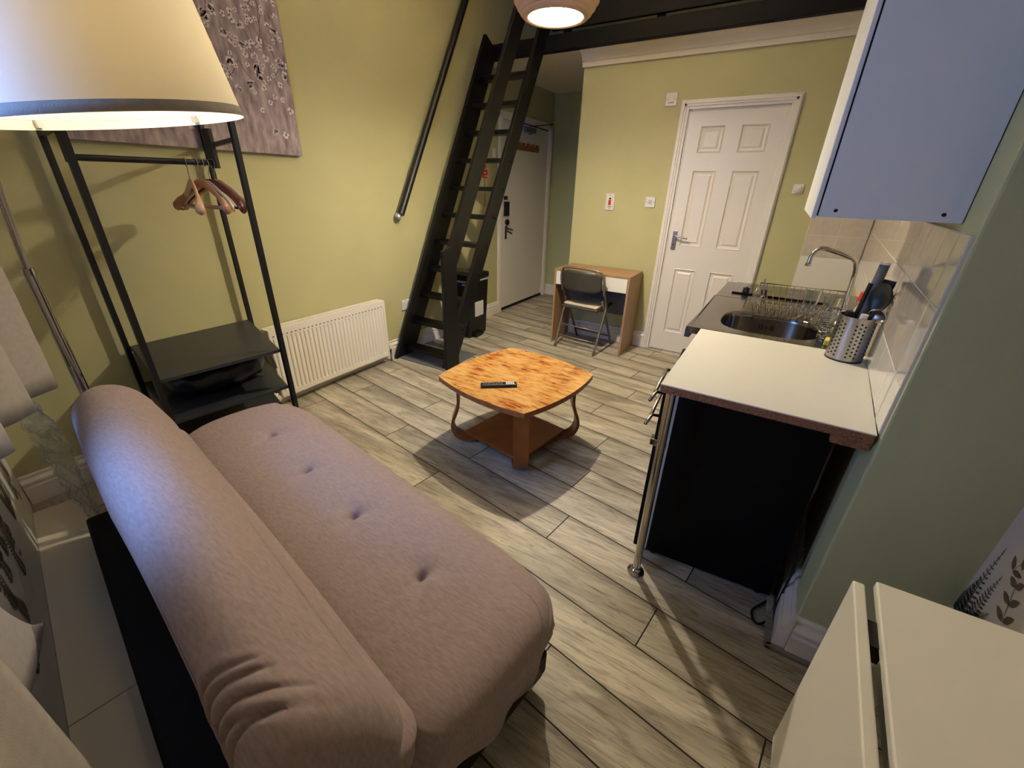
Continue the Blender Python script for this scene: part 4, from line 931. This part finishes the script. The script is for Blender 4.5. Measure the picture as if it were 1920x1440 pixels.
# hob
t = thing('hob', (-.02, 3.14, .868), 'black glass two ring hob with knobs set in the steel top by the door', 'hob')
mb = MB(); mb.box((-.175, 2.99, .868), (.33, 3.35, .878)); mb.build('glass_plate', 'hob', t, bevel=.002)
for k in range(2):
    mb = MB(); c = Vector((-.10+k*.10, 3.03, .878)); mb.cyl(c, c+Vector((0, 0, .028)), .021, 24, .018); mb.box(c+Vector((-.004, -.018, .026)), c+Vector((.004, .018, .034))); mb.build('knob', 'blackp', t, bevel=.002)
for cx_, r_ in ((-.03, .072), (.20, .085)):
    mb = MB(); mb.tube([(cx_+r_*math.cos(a), 3.20+r_*math.sin(a)*1.0, .8785) for a in [2*math.pi*k/40 for k in range(40)]], .0012, 6, closed=True); mb.build('ring_mark', 'grey', t)
# tap
t = thing('kitchen_tap', (.335, 2.43, .868), 'tall chrome swan neck mixer tap behind the sink', 'tap')
mb = MB(); mb.tube(smoothpath([(.335, 2.43, .868), (.333, 2.43, .98), (.328, 2.425, 1.10), (.322, 2.41, 1.155), (.305, 2.40, 1.19), (.27, 2.39, 1.207), (.22, 2.375, 1.222), (.178, 2.36, 1.232), (.155, 2.35, 1.222), (.142, 2.345, 1.198), (.139, 2.343, 1.168)], 7), .0095, 14); mb.build('spout', 'chrome', t, smooth=True)
mb = MB(); mb.cyl((.335, 2.43, .868), (.335, 2.43, .91), .024, 24, .020); mb.tube([(.335, 2.31, .905), (.335, 2.43, .90), (.335, 2.52, .905)], .014, 14); mb.build('tap_body', 'chrome', t, smooth=True)
mb = MB()
for y in (2.32, 2.51):
    mb.cyl((.335, y, .90), (.335, y, .945), .012, 14)
    for a in (0, 1): d = Vector((math.cos(a*math.pi/2+.5), math.sin(a*math.pi/2+.5), 0))*.027; c = Vector((.335, y, .95)); mb.tube([c-d, c+d], .005, 8)
mb.build_each('cross_handle', 'chrome', t, smooth=True)
mb = MB(); mb.cyl((.139, 2.343, 1.168), (.138, 2.343, 1.155), .0115, 16); mb.build('aerator', 'chrome', t)
# dish rack
t = thing('dish_rack', (.17, 2.57, .868), 'chrome wire dish rack on the drainer behind the sink', 'dish rack')
TL, TR_, BR_, BL_ = Vector((-.03, 2.78, .985)), Vector((.37, 2.80, .985)), Vector((.33, 2.345, .985)), Vector((-.045, 2.33, .985))
lo_ = [Vector((-.03+.03, 2.74, .885)), Vector((.34, 2.76, .885)), Vector((.30, 2.40, .885)), Vector((-.02, 2.39, .885))]
mb = MB(); mb.tube([TL, TR_, BR_, BL_], .0035, 8, closed=True); mb.build('top_rim', 'chrome', t, smooth=True)
mb = MB(); mb.tube(lo_, .0028, 8, closed=True)
for k in range(13):
    s_ = k/12; mb.tube([TL.lerp(TR_, s_), lo_[0].lerp(lo_[1], s_), lo_[3].lerp(lo_[2], s_), BL_.lerp(BR_, s_)], .0016, 6)
for k in range(1, 8):
    s_ = k/8; mb.tube([TL.lerp(BL_, s_), lo_[0].lerp(lo_[3], s_), lo_[1].lerp(lo_[2], s_), TR_.lerp(BR_, s_)], .0016, 6)
for k in range(9):
    c = lo_[3].lerp(lo_[2], .08+k*.1)+Vector((0, .06, 0)); mb.tube([c, c+Vector((0, .01, .055)), c+Vector((0, .05, .06)), c+Vector((0, .06, 0))], .0014, 6)
mb.build('wire_basket', 'chrome', t, smooth=True)
for q in lo_:
    mb = MB(); mb.cyl(q-Vector((0, 0, .017)), q, .005, 8); mb.build('foot', 'chrome', t)
def tumbler(p, r, h, label):
    mb = MB(); mb.lathe([(r*.8, 0), (r, h), (r-.003, h), (r*.8-.003, .006), (0, .006), (0, 0)][::-1]+[], 28, Matrix.Translation(p)); mb.lathe([(0, 0), (r*.8, 0)], 28, Matrix.Translation(p))
    o = mb.build('drinking_glass', 'glass', smooth=True, autos=40); tag(o, label, 'glass', 'glasses drying in the dish rack')
tumbler(Vector((.215, 2.63, .888)), .036, .12, 'taller clear drinking glass standing at the back of the dish rack')
tumbler(Vector((.30, 2.60, .888)), .034, .10, 'shorter clear drinking glass in the dish rack nearest the tap')
# whisk standing in the rack
t = thing('wire_whisk', (.00, 2.46, .889), 'thin wire whisk leaning at the front left of the dish rack', 'whisk')
mb = MB()
for k in range(5):
    a = k*math.pi/5; mb.tube([Vector((.0, 2.46, .89))+Vector((math.sin(q)*.018*math.cos(a), math.sin(q)*.018*math.sin(a), .09-.09*math.cos(q)*.5-.045)) for q in [i*math.pi/10 for i in range(21)]], .0009, 5)
mb.build('wires', 'chrome', t); mb = MB(); mb.cyl((.0, 2.46, .975), (-.01, 2.47, 1.06), .0045, 10); mb.build('handle', 'chrome', t)
# sponge
t = thing('sponge', (.295, 2.15, .868), 'yellow and green washing-up sponge standing by the sink rim', 'sponge')
Mq = Matrix.Translation((.292, 2.150, .868)) @ Matrix.Rotation(R(-10), 4, 'Z')
mb = MB(); mb.box((-.02, -.03, 0), (.02, .03, .024), Mq); mb.build('yellow_foam', 'spy', t, bevel=.004); mb = MB(); mb.box((-.02, .031, 0), (.02, .045, .024), Mq); mb.build('green_scourer', 'spg', t, bevel=.002)
t = thing('scrubbing_pad', (.275, 2.24, .868), 'curly steel wool scourer beside the sink under the tap', 'scourer')
mb = MB(); rr = random.Random(2); pt = []
for k in range(260): a = k*.9; pt.append(Vector((.275+.028*math.cos(a)*math.cos(k*.13), 2.24+.028*math.sin(a), .895+.024*math.sin(k*.37))))
mb.tube(smoothpath(pt, 2), .0011, 4); mb.build('wire_curl', 'chrome', t)
# utensil canister with punched holes
CC = Vector((.326, 1.985, .868)); cr, chh = .060, .172
t = thing('utensil_canister', CC, 'perforated stainless steel canister of utensils on the white worktop', 'utensil holder')
mb = MB(); mb.lathe([(0, .002), (cr-.004, .002), (cr, .006), (cr, chh), (cr-.003, chh), (cr-.003, .008), (0, .008)], 64, Matrix.Translation(CC)); mb.mi = 1
for grp in range(4):
    for c_ in range(3):
        for r_ in range(9):
            a = R(-155+grp*62+c_*13); z = .022+r_*.0152+(.0076 if c_ % 2 else 0); n_ = Vector((math.cos(a), math.sin(a), 0)); c = CC+n_*(cr-.0015)+Vector((0, 0, z)); mb.cyl(c, c+n_*.0021, .0036, 10)
mb.build('body', ['steel2', 'dark'], t, smooth=True, autos=40)
mb = MB(); mb.lathe([(0, 0), (cr+.001, 0), (cr+.001, .006), (0, .006)], 48, Matrix.Translation(CC)); mb.build('base_ring', 'blackp', t)
def utensil(name, base, tip, head, mt, label, cat, hr_=.0065, hmat=None):
    t = thing(name, base, label, cat, None); mb = MB(); mb.tube([base, tip], hr_, 10); mb.build('handle', hmat or mt, t, smooth=True, autos=40)
    if head:
        d = (Vector(tip)-Vector(base)).normalized(); kind, w, l = head; Mt = Matrix.Translation(tip) @ Vector((0, 0, 1)).rotation_difference(d).to_matrix().to_4x4() @ Matrix.Rotation(R(-35), 4, 'Z'); mb = MB()
        if kind == 'spoon': mb.grid(lambda a, b_: Mt @ Vector((w*math.sin(math.pi*b_)**.7*math.cos(math.pi*a), .012*math.sin(math.pi*a)*math.sin(math.pi*b_), l*b_)), 14, 12)
        elif kind == 'turner': mb.prism([(-w*.6, 0), (w*.6, 0), (w, l*.35), (w, l), (-w, l), (-w, l*.35)], -.0015, .0015, Mt @ Matrix(((1,0,0,0),(0,0,1,0),(0,1,0,0),(0,0,0,1))))
        elif kind == 'masher': mb.tube([Mt @ Vector((w*math.cos(q), 0, l*.5+l*.5*math.sin(q))) for q in [i*math.pi/8 for i in range(17)]], .003, 6)
        mb.build('head', mt, t, smooth=(kind != 'turner'), solid=.003 if kind == 'spoon' else 0)
    return t
B = lambda a, b_: CC+Vector((a, b_, .02))
def T(x, y, z): return Vector((x, y, z))
utensil('rolling_pin', B(.0, .01), T(.345, 2.00, 1.225), None, 'grey', 'thick grey handled tool with a pale cap rising tallest from the canister', 'utensil', .0155)
mb = MB(); mb.cyl((.345, 2.00, 1.2255), (.3455, 2.0005, 1.233), .0155, 20); par = [o for o in COL.objects if o.name.startswith('rolling_pin')][0]; mb.build('end_cap', 'wplastic', par)
utensil('serving_spoon', B(.02, -.02), T(.356, 1.955, 1.06), ('spoon', .036, .115), 'blackp', 'big black serving spoon leaning to the right in the canister', 'utensil')
utensil('spatula', B(.02, .02), T(.362, 2.01, 1.10), ('turner', .033, .075), 'blackp', 'flat black spatula standing behind the grey handled tool', 'utensil')
utensil('slotted_turner', B(-.02, .01), T(.325, 1.99, 1.16), None, 'blackp', 'slim black handle just left of the thick grey one', 'utensil', .0075)
utensil('ladle', B(.03, .0), T(.368, 1.95, 1.03), ('spoon', .03, .05), 'steel2', 'short steel ladle at the right rim of the canister', 'utensil', .004)
utensil('peeler', B(.0, -.03), T(.335, 1.943, 1.055), None, 'wplastic', 'short white plastic handle poking out at the front of the canister', 'utensil', .012)
utensil('tin_opener', B(-.03, -.01), T(.292, 1.97, 1.055), None, 'blackp', 'stubby black handle at the left rim of the canister', 'utensil', .012)
utensil('whisk', B(.03, .03), T(.385, 2.02, 1.08), ('masher', .014, .05), 'chrome', 'wire loop whisk leaning on the tiles behind the canister', 'utensil', .004)
t = thing('soap_bottle', (.352, 2.17, .868), 'clear washing-up bottle with a red cap behind the canister', 'bottle')
mb = MB(); mb.lathe([(0, 0), (.027, 0), (.028, .02), (.028, .15), (.012, .18), (.012, .195), (0, .195)], 28, Matrix.Translation((.352, 2.17, .868))); mb.build('bottle_body', 'glass', t, smooth=True, autos=50)
mb = MB(); mb.cyl((.352, 2.17, 1.060), (.352, 2.17, 1.098), .022, 20, .018); mb.build('cap', 'red', t, bevel=.003)
# tiles
def tiles(mb, P, a0, a1, z0, z1, dw, dh, g=.0015):
    mb.mi = 1; mb.hexa([P(a0, 0, z0), P(a1, 0, z0), P(a1, .0072, z0), P(a0, .0072, z0), P(a0, 0, z1), P(a1, 0, z1), P(a1, .0072, z1), P(a0, .0072, z1)]); mb.mi = 0
    z = z0
    while z < z1-.01:
        zz = min(z+dh, z1); a = a0
        while a < a1-.01:
            aa = min(a+dw, a1); mb.hexa([P(a+g, .003, z+g), P(aa-g, .003, z+g), P(aa-g, .008, z+g), P(a+g, .008, z+g), P(a+g, .003, zz-g), P(aa-g, .003, zz-g), P(aa-g, .008, zz-g), P(a+g, .008, zz-g)]); a = aa
        z = zz
PK = lambda a, d, z: Vector((kx(a)+.004-d, a, z)); PD = lambda a, d, z: Vector((a, YD-d, z))
mb = MB(); tiles(mb, PK, 1.335, YD-.01, 1.01, 1.375, .25, .20); tiles(mb, PD, .172, kx(YD)-.008, 1.005, 1.36, .20, .155); struct(mb, 'wall_tiles', ['tile', 'grout'], bevel=.001)
mb = MB(); tiles(mb, PK, 1.335, YD-.01, .87, 1.009, .20, .139); tiles(mb, PD, .178, kx(YD)-.008, .70, 1.003, .40, .303); struct(mb, 'wall_tiles_lower', ['tilew', 'grout'], bevel=.001)
# wall cupboard
t = thing('wall_cupboard', (.22, 1.5, 1.39), 'pale wall cupboard hanging over the worktop in the upper right corner', 'cupboard')
y0c, y1c, z0c, z1c = 1.50, 2.30, 1.392, 2.30
mb = MB(); mb.box((.076, y0c, z0c), (.372, y1c, z1c)); mb.build('carcass', 'cab', t, bevel=.001)
mb = MB(); mb.box((.0725, y0c+.004, z0c+.004), (.0755, y1c, z1c)); mb.build('gap_shade', 'dark', t)  # black sheet standing in for the shade inside the door gap
mb = MB(); mb.box((.061, y0c-.001, z0c-.005), (.072, y0c+.39, z1c)); mb.build('door', 'cab', t, bevel=.002)
mb = MB(); mb.box((.061, y0c+.395, z0c-.005), (.072, y1c, z1c)); mb.build('door', 'cab', t, bevel=.002)
mb = MB(); mb.cyl((.112, y0c-.001, z0c+.018), (.112, y0c+.001, z0c+.018), .0045, 14); mb.cyl((.332, y0c-.001, z0c+.018), (.332, y0c+.001, z0c+.018), .0045, 14); mb.build_each('screw_cap', 'blackp', t)
# ------------------------------------------------------------------ drop leaf table in the corner
t = thing('drop_leaf_table', (.5, .5, 0), 'white drop-leaf table with its leaf folded down at the lower right corner', 'table')
ta = math.atan2(.913-.531, .341-.313)-math.pi/2
mb = MB(); mb.prism([(.337, .900), (.299, .36), (.640, .345), (.652, .905)], .722, .742); mb.build('tabletop', 'tablew', t, bevel=.003)
mb = MB(); mb.hexa([(.313, .905, .115), (.331, .905, .115), (.300, .36, .115), (.282, .36, .115), (.296, .877, .742), (.316, .877, .742), (.284, .36, .742), (.264, .36, .742)]); mb.build('drop_leaf', 'tablew', t, bevel=.003)
mb = MB(); mb.box((.312, .74, .690), (.334, .80, .728)).box((.300, .45, .690), (.322, .51, .728)); mb.build_each('hinge', 'blackm', t)
mb = MB(); mb.prism([(.37, .86), (.345, .40), (.63, .39), (.63, .87)], .60, .721); mb.build('apron', 'tablew', t)
for (a, b_) in ((.385, .84), (.61, .84), (.365, .42), (.61, .42)):
    mb = MB(); mb.box((a-.02, b_-.02, 0), (a+.02, b_+.02, .60)); mb.build('leg', 'tablew', t, bevel=.003)
